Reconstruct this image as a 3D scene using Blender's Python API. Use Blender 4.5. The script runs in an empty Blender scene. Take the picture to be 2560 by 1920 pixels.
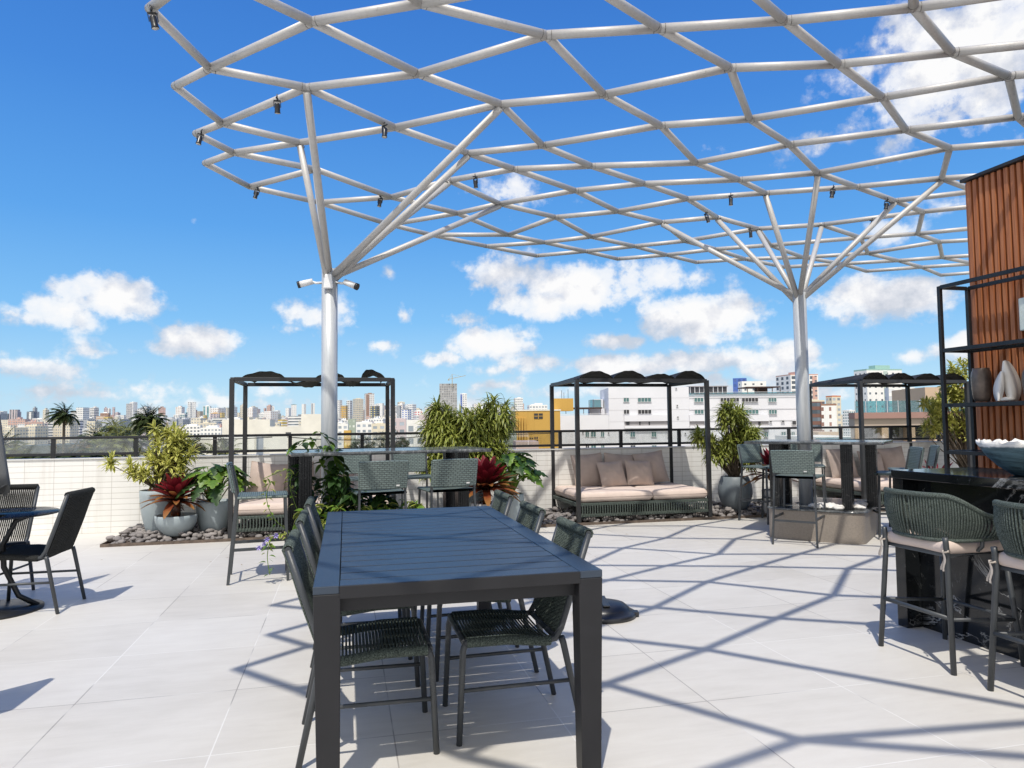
import bpy, math, random
from mathutils import Vector, Matrix
R=math.radians; PI=math.pi
C=bpy.context.scene.collection
sc=bpy.context.scene
random.seed(7)
# ------------------------------------------------------------------ camera frame
F_PX=1780.; H=1.4; PITCH=R(3.12); ROLL=R(-.62)
def cam_axes():
    cp,sp=math.cos(PITCH),math.sin(PITCH); cr,sr=math.cos(ROLL),math.sin(ROLL)
    fw=Vector((0,cp,sp)); up0=Vector((0,-sp,cp)); rt0=Vector((1,0,0))
    return fw, rt0*cr+up0*sr, up0*cr-rt0*sr
FW,RT,UP=cam_axes()
cd=bpy.data.cameras.new('camera'); cam=bpy.data.objects.new('camera',cd); C.objects.link(cam)
cd.sensor_width=36; cd.lens=F_PX/2560*36; cd.clip_start=.05; cd.clip_end=60000
M=Matrix((RT,UP,-FW)).transposed().to_4x4(); M.translation=Vector((0,0,H)); cam.matrix_world=M
sc.camera=cam
# grid of the terrace: u runs along the parapet, v away from us
TH=R(13.2); cu,su=math.cos(TH),math.sin(TH)
def G(u,v,z=0): return Vector((u*cu-v*su,u*su+v*cu,z))
def hor(x): return 1057.1-.0108*(x-1280)
def zat(px,py,y):
    d=FW+RT*((px-1280)/F_PX)-UP*((py-960)/F_PX); return H+d.z/d.y*y
def xat(px,y): return (px-1280)/F_PX*y
# ------------------------------------------------------------------ materials
def nodes(name):
    m=bpy.data.materials.new(name); m.use_nodes=True; nt=m.node_tree; bs=nt.nodes['Principled BSDF']
    return m,nt,bs
def N(nt,t,**k):
    n=nt.nodes.new(t)
    for a,v in k.items():
        if a in ('loc',): continue
        try: setattr(n,a,v)
        except Exception: pass
    return n
def L(nt,a,b): nt.links.new(a,b)
def rgba(c): return (c[0],c[1],c[2],1)
def mth(nt,op,a,b=None,c=None,clamp=False):
    n=nt.nodes.new('ShaderNodeMath'); n.operation=op; n.use_clamp=clamp
    for i,x in enumerate((a,b,c)):
        if x is None: continue
        if isinstance(x,(int,float)): n.inputs[i].default_value=x
        else: nt.links.new(x,n.inputs[i])
    return n.outputs[0]
def mixc(nt,f,a,b):
    n=nt.nodes.new('ShaderNodeMix'); n.data_type='RGBA'
    if isinstance(f,(int,float)): n.inputs[0].default_value=f
    else: nt.links.new(f,n.inputs[0])
    for i,x in ((6,a),(7,b)):
        if isinstance(x,tuple): n.inputs[i].default_value=rgba(x)
        else: nt.links.new(x,n.inputs[i])
    return n.outputs[2]
def noise(nt,vec,scale,detail=4,rough=.55,dist=0):
    n=nt.nodes.new('ShaderNodeTexNoise'); n.inputs['Scale'].default_value=scale; n.inputs['Detail'].default_value=detail
    n.inputs['Roughness'].default_value=rough; n.inputs['Distortion'].default_value=dist
    if vec is not None: nt.links.new(vec,n.inputs['Vector'])
    return n
def ramp(nt,f,stops):
    n=nt.nodes.new('ShaderNodeValToRGB'); e=n.color_ramp.elements
    while len(e)<len(stops): e.new(.5)
    for i,(p,c) in enumerate(stops): e[i].position=p; e[i].color=rgba(c) if isinstance(c,tuple) else (c,c,c,1)
    nt.links.new(f,n.inputs[0]); return n.outputs[0]
def bump(nt,bs,h,strength=.3,dist=.01):
    n=nt.nodes.new('ShaderNodeBump'); n.inputs['Strength'].default_value=strength; n.inputs['Distance'].default_value=dist
    nt.links.new(h,n.inputs['Height']); nt.links.new(n.outputs[0],bs.inputs['Normal']); return n
def objco(nt): return nt.nodes.new('ShaderNodeTexCoord').outputs['Object']
def mat_plain(name,c,rough=.5,var=.25,scale=8,metal=0,bmp=.15,spec=.5,bscale=None,coat=0):
    m,nt,bs=nodes(name); co=objco(nt)
    n=noise(nt,co,scale,5)
    f=ramp(nt,n.outputs[0],[(.3,0.),(.7,1.)])
    L(nt,mixc(nt,f,tuple(x*(1-var) for x in c),tuple(min(1,x*(1+var)) for x in c)),bs.inputs['Base Color'])
    bs.inputs['Roughness'].default_value=rough; bs.inputs['Metallic'].default_value=metal
    bs.inputs['Specular IOR Level'].default_value=spec
    if coat: bs.inputs['Coat Weight'].default_value=coat; bs.inputs['Coat Roughness'].default_value=.08
    if bmp:
        n2=noise(nt,co,bscale or scale*12,3); bump(nt,bs,n2.outputs[0],bmp,.004)
    return m
MT={}
MT['alu']=mat_plain('charcoal_aluminium',(.024,.025,.027),.42,.2,5)
MT['alu_black']=mat_plain('black_steel',(.012,.013,.015),.4,.3,6)
MT['alu_grey']=mat_plain('grey_painted_tube',(.050,.056,.062),.42,.18,9)
MT['canopy_fabric']=mat_plain('black_outdoor_fabric',(.016,.017,.02),.8,.3,6,bmp=.4,bscale=300)
MT['cushion']=mat_plain('taupe_pink_cushion_fabric',(.66,.545,.475),.9,.08,6,bmp=.35,bscale=260,spec=.2)
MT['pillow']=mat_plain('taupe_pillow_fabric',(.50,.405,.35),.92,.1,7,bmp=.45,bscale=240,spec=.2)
MT['pillow_shade']=mat_plain('shade_toned_pillow_fabric',(.37,.305,.27),.92,.1,7,bmp=.45,bscale=240,spec=.2)  # same taupe fabric with the shade put into a darker colour
MT['pot']=mat_plain('blue_grey_glazed_pot',(.36,.42,.44),.5,.14,3,bmp=.2,bscale=26)
MT['pot_dark']=mat_plain('slate_grey_pot',(.17,.20,.22),.5,.14,3,bmp=.2,bscale=26)
MT['pot_white']=mat_plain('white_pot',(.62,.62,.60),.5,.08,3,bmp=.1)
MT['soil']=mat_plain('soil',(.045,.032,.022),1,.5,30,bmp=.6)
MT['stem']=mat_plain('woody_stem',(.13,.10,.07),.9,.4,25,bmp=.5)
MT['pebble']=mat_plain('grey_river_stone',(.235,.215,.205),.85,.35,7,bmp=.5,bscale=60)
MT['pebble_white']=mat_plain('white_stone',(.75,.73,.70),.7,.12,12,bmp=.3)
MT['edge_metal']=mat_plain('rusty_edging_strip',(.12,.09,.07),.7,.4,14)
MT['planter']=mat_plain('taupe_stone_cladding',(.27,.235,.20),.75,.12,60,bmp=.25,bscale=200)
MT['ceramic_dark']=mat_plain('dark_bronze_ceramic',(.17,.13,.105),.32,.5,7,bmp=.2,metal=.3)
MT['ceramic_white']=mat_plain('white_ceramic',(.80,.77,.73),.4,.06,8,bmp=.1)
MT['white_plastic']=mat_plain('white_plastic',(.75,.76,.76),.4,.05,8,bmp=0)
MT['black_plastic']=mat_plain('black_plastic',(.02,.021,.024),.3,.2,6,bmp=.1)
MT['lamp_glass']=mat_plain('lamp_lens',(.55,.52,.47),.15,.2,20,bmp=0)
MT['umbrella']=mat_plain('grey_parasol_cloth',(.16,.165,.165),.9,.1,5,bmp=.3,bscale=220)
MT['cap_roof']=mat_plain('black_roof_flashing',(.025,.025,.028),.5,.2,6)
MT['tie']=mat_plain('beige_tie_ribbon',(.48,.42,.36),.9,.1,20)
MT['light_panel']=mat_plain('matt_white_panel',(.70,.76,.70),.4,.05,8,bmp=0)
# galvanised painted pipe
m,nt,bs=nodes('galvanised_white_pipe'); co=objco(nt)
n=noise(nt,co,6,8,.75,.8); n2=noise(nt,co,55,4,.7)
f=mth(nt,'ADD',mth(nt,'MULTIPLY',n.outputs[0],.6),mth(nt,'MULTIPLY',n2.outputs[0],.4))
L(nt,ramp(nt,f,[(.28,(.30,.285,.265)),(.42,(.49,.475,.45)),(.7,(.58,.565,.545))]),bs.inputs['Base Color'])
bs.inputs['Roughness'].default_value=.5; bs.inputs['Metallic'].default_value=.15; bump(nt,bs,n2.outputs[0],.25,.004); MT['pipe']=m
m,nt,bs=nodes('galvanised_column_paint'); co=objco(nt)
mp=nt.nodes.new('ShaderNodeMapping'); mp.inputs['Scale'].default_value=(14,14,1.2); L(nt,co,mp.inputs[0])
n=noise(nt,mp.outputs[0],1.5,7,.7,.3)
L(nt,ramp(nt,n.outputs[0],[(.3,(.38,.41,.44)),(.55,(.52,.54,.55)),(.75,(.60,.61,.61))]),bs.inputs['Base Color'])
bs.inputs['Roughness'].default_value=.42; bs.inputs['Metallic'].default_value=.2; bump(nt,bs,n.outputs[0],.15,.004); MT['column']=m
m,nt,bs=nodes('weld_metal'); co=objco(nt); n=noise(nt,co,60,4,.8)
L(nt,ramp(nt,n.outputs[0],[(.4,(.10,.09,.08)),(.6,(.34,.33,.31))]),bs.inputs['Base Color']); bs.inputs['Roughness'].default_value=.7; bump(nt,bs,n.outputs[0],.8,.01); MT['weld']=m
# rope
def rope(name,c,c2,scale=1):
    m,nt,bs=nodes(name); co=objco(nt)
    n=noise(nt,co,180*scale,2,.6); n2=noise(nt,co,14,3)
    L(nt,mixc(nt,ramp(nt,n.outputs[0],[(.35,0.),(.62,1.)]),c,c2),bs.inputs['Base Color'])
    bs.inputs['Roughness'].default_value=.72; bs.inputs['Specular IOR Level'].default_value=.35
    w=nt.nodes.new('ShaderNodeTexWave'); w.inputs['Scale'].default_value=55*scale; w.inputs['Distortion'].default_value=2; w.bands_direction='DIAGONAL'; L(nt,co,w.inputs['Vector'])
    bump(nt,bs,w.outputs[1],.6,.004); return m
MT['rope']=rope('dark_green_braided_rope',(.026,.036,.031),(.125,.155,.135))
MT['rope_black']=rope('black_braided_rope',(.008,.009,.009),(.035,.037,.035))
# woven wicker (UV in metres)
m,nt,bs=nodes('grey_green_woven_strap'); uv=nt.nodes.new('ShaderNodeTexCoord').outputs['UV']
b=nt.nodes.new('ShaderNodeTexBrick'); L(nt,uv,b.inputs['Vector']); b.offset=.5
b.inputs['Color1'].default_value=(.115,.155,.145,1); b.inputs['Color2'].default_value=(.165,.215,.20,1); b.inputs['Mortar'].default_value=(.012,.018,.017,1)
b.inputs['Scale'].default_value=1; b.inputs['Mortar Size'].default_value=.0042; b.inputs['Mortar Smooth'].default_value=.8; b.inputs['Brick Width'].default_value=.046; b.inputs['Row Height'].default_value=.0185; b.inputs['Bias'].default_value=.1
n=noise(nt,uv,900,2); L(nt,mixc(nt,mth(nt,'MULTIPLY',n.outputs[0],.35),b.outputs[0],(.25,.32,.31)),bs.inputs['Base Color'])
bs.inputs['Roughness'].default_value=.5; bump(nt,bs,mth(nt,'SUBTRACT',1,b.outputs[1]),1.,.004); MT['weave']=m
# table slate paint
m,nt,bs=nodes('slate_blue_table_slats'); co=objco(nt)
mp=nt.nodes.new('ShaderNodeMapping'); mp.inputs['Scale'].default_value=(2.5,26,26); L(nt,co,mp.inputs[0]); n=noise(nt,mp.outputs[0],2,6,.65)
n3=noise(nt,co,900,2); g=nt.nodes.new('ShaderNodeNewGeometry')
L(nt,mixc(nt,mth(nt,'ADD',mth(nt,'MULTIPLY',n.outputs[0],.6),mth(nt,'MULTIPLY',n3.outputs[0],.4)),(.014,.024,.038),(.040,.060,.092)),bs.inputs['Base Color'])
bs.inputs['Roughness'].default_value=.36; bs.inputs['Specular IOR Level'].default_value=.6; bump(nt,bs,n3.outputs[0],.25,.002); MT['table_top']=m
MT['table_frame']=mat_plain('dark_grey_table_frame',(.009,.009,.011),.5,.2,8,bmp=.2,bscale=400)
# black marble
m,nt,bs=nodes('black_veined_marble'); co=objco(nt)
n=noise(nt,co,1.3,9,.6,1.2); a=mth(nt,'ABSOLUTE',mth(nt,'SUBTRACT',n.outputs[0],.5)); v1=ramp(nt,a,[(0,1.),(.005,.25),(.012,0.)])
n2=noise(nt,co,11,8,.75,1.2); v2=ramp(nt,n2.outputs[0],[(.61,0.),(.76,1.)])
nn=noise(nt,co,1.7,2); vm=mth(nt,'MULTIPLY',v1,ramp(nt,nn.outputs[0],[(.50,0.),(.66,1.)]))
L(nt,mixc(nt,mth(nt,'ADD',mth(nt,'MULTIPLY',vm,.8),mth(nt,'MULTIPLY',v2,.42),clamp=True),(.009,.0105,.012),(.62,.62,.60)),bs.inputs['Base Color'])
bs.inputs['Roughness'].default_value=.10; MT['marble']=m
m,nt,bs=nodes('grey_veined_stone_slab'); co=objco(nt)
n=noise(nt,co,9,9,.78,1.8)
L(nt,ramp(nt,n.outputs[0],[(.35,(.035,.04,.043)),(.52,(.12,.13,.135)),(.66,(.32,.33,.33))]),bs.inputs['Base Color']); bs.inputs['Roughness'].default_value=.14; MT['slab']=m
# fluted marble post
m,nt,bs=nodes('fluted_black_marble'); co=objco(nt)
sx=nt.nodes.new('ShaderNodeSeparateXYZ'); L(nt,co,sx.inputs[0]); n=noise(nt,co,24,7,.8,1)
L(nt,mixc(nt,ramp(nt,n.outputs[0],[(.58,0.),(.76,.6)]),(.010,.011,.012),(.5,.5,.48)),bs.inputs['Base Color']); bs.inputs['Roughness'].default_value=.25; MT['marble_post']=m
# wood slats
m,nt,bs=nodes('orange_brown_wood'); co=objco(nt)
mp=nt.nodes.new('ShaderNodeMapping'); mp.inputs['Scale'].default_value=(22,22,.9); L(nt,co,mp.inputs[0]); n=noise(nt,mp.outputs[0],2.5,6,.6,.4)
L(nt,ramp(nt,n.outputs[0],[(.3,(.25,.075,.028)),(.5,(.43,.155,.06)),(.72,(.56,.23,.095))]),bs.inputs['Base Color']); bs.inputs['Roughness'].default_value=.5; bump(nt,bs,n.outputs[0],.2,.003); MT['wood']=m
# white-blue ceramic bowl
m,nt,bs=nodes('blue_grey_bowl_glaze'); co=objco(nt); sx=nt.nodes.new('ShaderNodeSeparateXYZ'); L(nt,co,sx.inputs[0]); n=noise(nt,co,14,6,.7,.5)
mp=nt.nodes.new('ShaderNodeMapping'); mp.inputs['Scale'].default_value=(3,3,22); L(nt,co,mp.inputs[0]); n4=noise(nt,mp.outputs[0],1.4,5,.7,1)
L(nt,mixc(nt,ramp(nt,mth(nt,'ADD',sx.outputs[2],mth(nt,'MULTIPLY',n.outputs[0],.03)),[(.186,0.),(.194,1.)]),ramp(nt,n4.outputs[0],[(.35,(.03,.05,.06)),(.6,(.12,.21,.25))]),(.80,.78,.74)),bs.inputs['Base Color'])
bs.inputs['Roughness'].default_value=.45; bump(nt,bs,n4.outputs[0],.6,.01); MT['bowl']=m
# floor
TS=.774
m,nt,bs=nodes('pale_porcelain_floor'); co=nt.nodes.new('ShaderNodeTexCoord').outputs['Object']; sx=nt.nodes.new('ShaderNodeSeparateXYZ'); L(nt,co,sx.inputs[0])
def joint(ax,off,w):
    t=mth(nt,'FRACT',mth(nt,'DIVIDE',mth(nt,'SUBTRACT',ax,off-100*TS),TS)); d=mth(nt,'MINIMUM',t,mth(nt,'SUBTRACT',1,t)); return mth(nt,'LESS_THAN',d,w/TS)
n=noise(nt,co,1.1,6,.6,.3)
mp=nt.nodes.new('ShaderNodeMapping'); mp.inputs['Scale'].default_value=(2.0,9,1); L(nt,co,mp.inputs[0]); n2=noise(nt,mp.outputs[0],1.3,8,.7,.4); n3=noise(nt,co,160,3)
ti=nt.nodes.new('ShaderNodeTexWhiteNoise'); cb=nt.nodes.new('ShaderNodeCombineXYZ')
L(nt,mth(nt,'FLOOR',mth(nt,'DIVIDE',mth(nt,'SUBTRACT',sx.outputs[0],-.558-100*TS),TS)),cb.inputs[0]); L(nt,mth(nt,'FLOOR',mth(nt,'DIVIDE',mth(nt,'SUBTRACT',sx.outputs[1],2.553-100*TS),TS)),cb.inputs[1]); L(nt,cb.outputs[0],ti.inputs['Vector'])
f=mth(nt,'ADD',mth(nt,'ADD',mth(nt,'MULTIPLY',n.outputs[0],.42),mth(nt,'MULTIPLY',n2.outputs[0],.40)),mth(nt,'ADD',mth(nt,'MULTIPLY',n3.outputs[0],.08),mth(nt,'MULTIPLY',ti.outputs[0],.12)))
base=ramp(nt,f,[(.32,(.52,.495,.445)),(.5,(.605,.58,.53)),(.68,(.67,.65,.60))])
# occasional small dark specks
sp=noise(nt,co,30,2,.5); spk=ramp(nt,sp.outputs[0],[(.80,0.),(.83,1.)]); base=mixc(nt,mth(nt,'MULTIPLY',spk,.5),base,(.22,.2,.18))
j=mth(nt,'MAXIMUM',joint(sx.outputs[0],-.558,.0029),joint(sx.outputs[1],2.553,.0029))
jn=noise(nt,co,.9,3); jc=ramp(nt,jn.outputs[0],[(.46,(.84,.83,.80)),(.53,(.12,.105,.10))])
L(nt,mixc(nt,mth(nt,'MULTIPLY',j,.55),base,jc),bs.inputs['Base Color']); bs.inputs['Roughness'].default_value=.48; bs.inputs['Specular IOR Level'].default_value=.45
bump(nt,bs,mth(nt,'ADD',mth(nt,'MULTIPLY',j,-1.),mth(nt,'MULTIPLY',n3.outputs[0],.15)),.4,.003); MT['floor']=m
# parapet wall tile (UV metres)
m,nt,bs=nodes('white_parapet_tiles'); uv=nt.nodes.new('ShaderNodeTexCoord').outputs['UV']
b=nt.nodes.new('ShaderNodeTexBrick'); L(nt,uv,b.inputs['Vector']); b.offset=0
b.inputs['Color1'].default_value=(.83,.82,.785,1); b.inputs['Color2'].default_value=(.86,.85,.82,1); b.inputs['Mortar'].default_value=(.52,.50,.46,1)
b.inputs['Scale'].default_value=1; b.inputs['Mortar Size'].default_value=.0032; b.inputs['Mortar Smooth'].default_value=.3; b.inputs['Brick Width'].default_value=.345; b.inputs['Row Height'].default_value=.0745
n=noise(nt,uv,3,5); mp_=nt.nodes.new('ShaderNodeMapping'); mp_.inputs['Scale'].default_value=(7,.35,1); L(nt,uv,mp_.inputs[0]); n5=noise(nt,mp_.outputs[0],1,5,.7); s5=nt.nodes.new('ShaderNodeSeparateXYZ'); L(nt,uv,s5.inputs[0])
gr=mth(nt,'ADD',mth(nt,'MULTIPLY',ramp(nt,n5.outputs[0],[(.52,0.),(.75,1.)]),.28),mth(nt,'MULTIPLY',mth(nt,'SUBTRACT',.08,s5.outputs[1],clamp=True),1.6),clamp=True)
L(nt,mixc(nt,gr,mixc(nt,mth(nt,'MULTIPLY',n.outputs[0],.16),b.outputs[0],(.55,.53,.47)),(.38,.34,.28)),bs.inputs['Base Color']); bs.inputs['Roughness'].default_value=.35; bump(nt,bs,mth(nt,'SUBTRACT',1,b.outputs[1]),.5,.003); MT['wall_tile']=m
# clear glass (thin)
def glass(name,tint,alpha,rough=.02,fk=.8):
    m,nt,bs=nodes(name); nt.nodes.remove(bs)
    o=nt.nodes['Material Output']; t=nt.nodes.new('ShaderNodeBsdfTransparent'); t.inputs[0].default_value=rgba(tint)
    gl=nt.nodes.new('ShaderNodeBsdfGlossy'); gl.inputs['Roughness'].default_value=rough
    fr=nt.nodes.new('ShaderNodeFresnel'); fr.inputs[0].default_value=1.45; n=noise(nt,objco(nt),9,3)
    mx=nt.nodes.new('ShaderNodeMixShader'); L(nt,mth(nt,'ADD',mth(nt,'MULTIPLY',fr.outputs[0],fk),mth(nt,'MULTIPLY',n.outputs[0],alpha)),mx.inputs[0]); L(nt,t.outputs[0],mx.inputs[1]); L(nt,gl.outputs[0],mx.inputs[2]); L(nt,mx.outputs[0],o.inputs[0]); return m
MT['glass']=glass('railing_glass',(.93,.95,.95),.20); MT['glass_table']=glass('smoked_table_glass',(.5,.5,.49),.06,.1,.45); MT['glass_teal']=glass('teal_parapet_glass',(.25,.62,.68),.35,.1)
# leaves
def leafmat(name,cm,ce,wid=.3,rough=.45,var=.35,trans=.0):
    m,nt,bs=nodes(name); uv=nt.nodes.new('ShaderNodeTexCoord').outputs['UV']; sx=nt.nodes.new('ShaderNodeSeparateXYZ'); L(nt,uv,sx.inputs[0])
    d=mth(nt,'ABSOLUTE',mth(nt,'SUBTRACT',sx.outputs[0],.5)); f=ramp(nt,d,[(max(0,wid-.07),0.),(wid+.07,1.)])
    g=nt.nodes.new('ShaderNodeNewGeometry'); n=noise(nt,g.outputs['Position'],7,3)
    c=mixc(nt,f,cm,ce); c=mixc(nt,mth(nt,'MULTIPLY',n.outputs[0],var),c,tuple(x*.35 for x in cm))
    L(nt,c,bs.inputs['Base Color']); bs.inputs['Roughness'].default_value=rough
    t=nt.nodes.new('ShaderNodeBsdfTranslucent'); L(nt,c,t.inputs[0]); mx=nt.nodes.new('ShaderNodeMixShader'); mx.inputs[0].default_value=.28
    o=nt.nodes['Material Output']; L(nt,bs.outputs[0],mx.inputs[1]); L(nt,t.outputs[0],mx.inputs[2]); L(nt,mx.outputs[0],o.inputs[0]); return m
MT['leaf_varieg']=leafmat('cream_edged_leaf',(.17,.25,.04),(.74,.70,.20),.15,var=.2)
MT['leaf_varieg_dark']=leafmat('green_striped_leaf',(.09,.15,.03),(.58,.60,.13),.25,var=.3)
MT['leaf_green']=leafmat('mid_green_leaf',(.13,.25,.03),(.22,.35,.05),.3)
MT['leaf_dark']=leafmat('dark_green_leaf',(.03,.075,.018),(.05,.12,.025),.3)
MT['leaf_palm']=leafmat('palm_leaf',(.055,.085,.03),(.11,.14,.045),.3,var=.6)
MT['leaf_palm_dry']=leafmat('dry_palm_leaf',(.33,.22,.09),(.42,.30,.13),.3)
MT['leaf_palm_yellow']=leafmat('yellow_green_palm_leaf',(.22,.25,.06),(.38,.38,.12),.3)  # yellow green leaf tone for the paler palms
MT['leaf_grey']=leafmat('olive_tree_leaf',(.11,.13,.06),(.17,.19,.09),.3)
def brom(name,c0,c1,c2):
    m,nt,bs=nodes(name); uv=nt.nodes.new('ShaderNodeTexCoord').outputs['UV']; sx=nt.nodes.new('ShaderNodeSeparateXYZ'); L(nt,uv,sx.inputs[0])
    g=nt.nodes.new('ShaderNodeNewGeometry'); n=noise(nt,g.outputs['Position'],14,4)
    f=mth(nt,'ADD',sx.outputs[1],mth(nt,'MULTIPLY',mth(nt,'SUBTRACT',n.outputs[0],.5),.5))
    c=ramp(nt,f,[(.1,c0),(.5,c1),(.95,c2)]); L(nt,c,bs.inputs['Base Color']); bs.inputs['Roughness'].default_value=.33
    t=nt.nodes.new('ShaderNodeBsdfTranslucent'); L(nt,c,t.inputs[0]); mx=nt.nodes.new('ShaderNodeMixShader'); mx.inputs[0].default_value=.22
    o=nt.nodes['Material Output']; L(nt,bs.outputs[0],mx.inputs[1]); L(nt,t.outputs[0],mx.inputs[2]); L(nt,mx.outputs[0],o.inputs[0]); return m
MT['brom_red']=brom('crimson_bromeliad_leaf',(.14,.035,.02),(.12,.008,.014),(.22,.015,.025))
MT['brom_out']=brom('orange_green_bromeliad_leaf',(.10,.03,.015),(.20,.045,.02),(.34,.17,.05))
MT['flower']=mat_plain('lilac_petal',(.45,.38,.75),.6,.15,20,bmp=0)
# facade with window grid (UV metres)
_fac={}
def facade(wall,win,fh=3.,ww=3.2,wx=(.25,.75),wy=(.3,.78),band=None,rough=.6):
    key=(wall,win,fh,ww,wx,wy,band)
    if key in _fac: return _fac[key]
    m,nt,bs=nodes('facade'); uv=nt.nodes.new('ShaderNodeTexCoord').outputs['UV']; sx=nt.nodes.new('ShaderNodeSeparateXYZ'); L(nt,uv,sx.inputs[0])
    u=mth(nt,'DIVIDE',sx.outputs[0],ww); v=mth(nt,'DIVIDE',sx.outputs[1],fh); fu=mth(nt,'FRACT',u); fv=mth(nt,'FRACT',v)
    def inr(x,a,b): return mth(nt,'MULTIPLY',mth(nt,'GREATER_THAN',x,a),mth(nt,'LESS_THAN',x,b))
    w=mth(nt,'MULTIPLY',inr(fu,*wx),inr(fv,*wy)); w=mth(nt,'MULTIPLY',w,mth(nt,'GREATER_THAN',sx.outputs[1],-.5))
    cb=nt.nodes.new('ShaderNodeCombineXYZ'); L(nt,mth(nt,'FLOOR',u),cb.inputs[0]); L(nt,mth(nt,'FLOOR',v),cb.inputs[1])
    wn=nt.nodes.new('ShaderNodeTexWhiteNoise'); L(nt,cb.outputs[0],wn.inputs['Vector'])
    wc=mixc(nt,mth(nt,'MULTIPLY',mth(nt,'POWER',wn.outputs[0],2.),.6),win,tuple(min(1,x*2.2+.1) for x in win))
    n=noise(nt,uv,.12,5,.6); wl=mixc(nt,mth(nt,'MULTIPLY',n.outputs[0],.3),wall,tuple(x*.75 for x in wall))
    if band is not None:
        wl=mixc(nt,mth(nt,'LESS_THAN',fv,.22),wl,band)
    mp_=nt.nodes.new('ShaderNodeMapping'); mp_.inputs['Scale'].default_value=(.9,.05,1); L(nt,uv,mp_.inputs[0]); st_=noise(nt,mp_.outputs[0],1.,5,.7); wl=mixc(nt,mth(nt,'MULTIPLY',ramp(nt,st_.outputs[0],[(.5,0.),(.75,1.)]),.3),wl,tuple(x*.55 for x in wall))
    bump(nt,bs,mth(nt,'SUBTRACT',1,w),.8,.5)
    L(nt,mixc(nt,w,wl,wc),bs.inputs['Base Color']); bs.inputs['Roughness'].default_value=rough; bs.inputs['Specular IOR Level'].default_value=.3
    _fac[key]=m; return m
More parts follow.
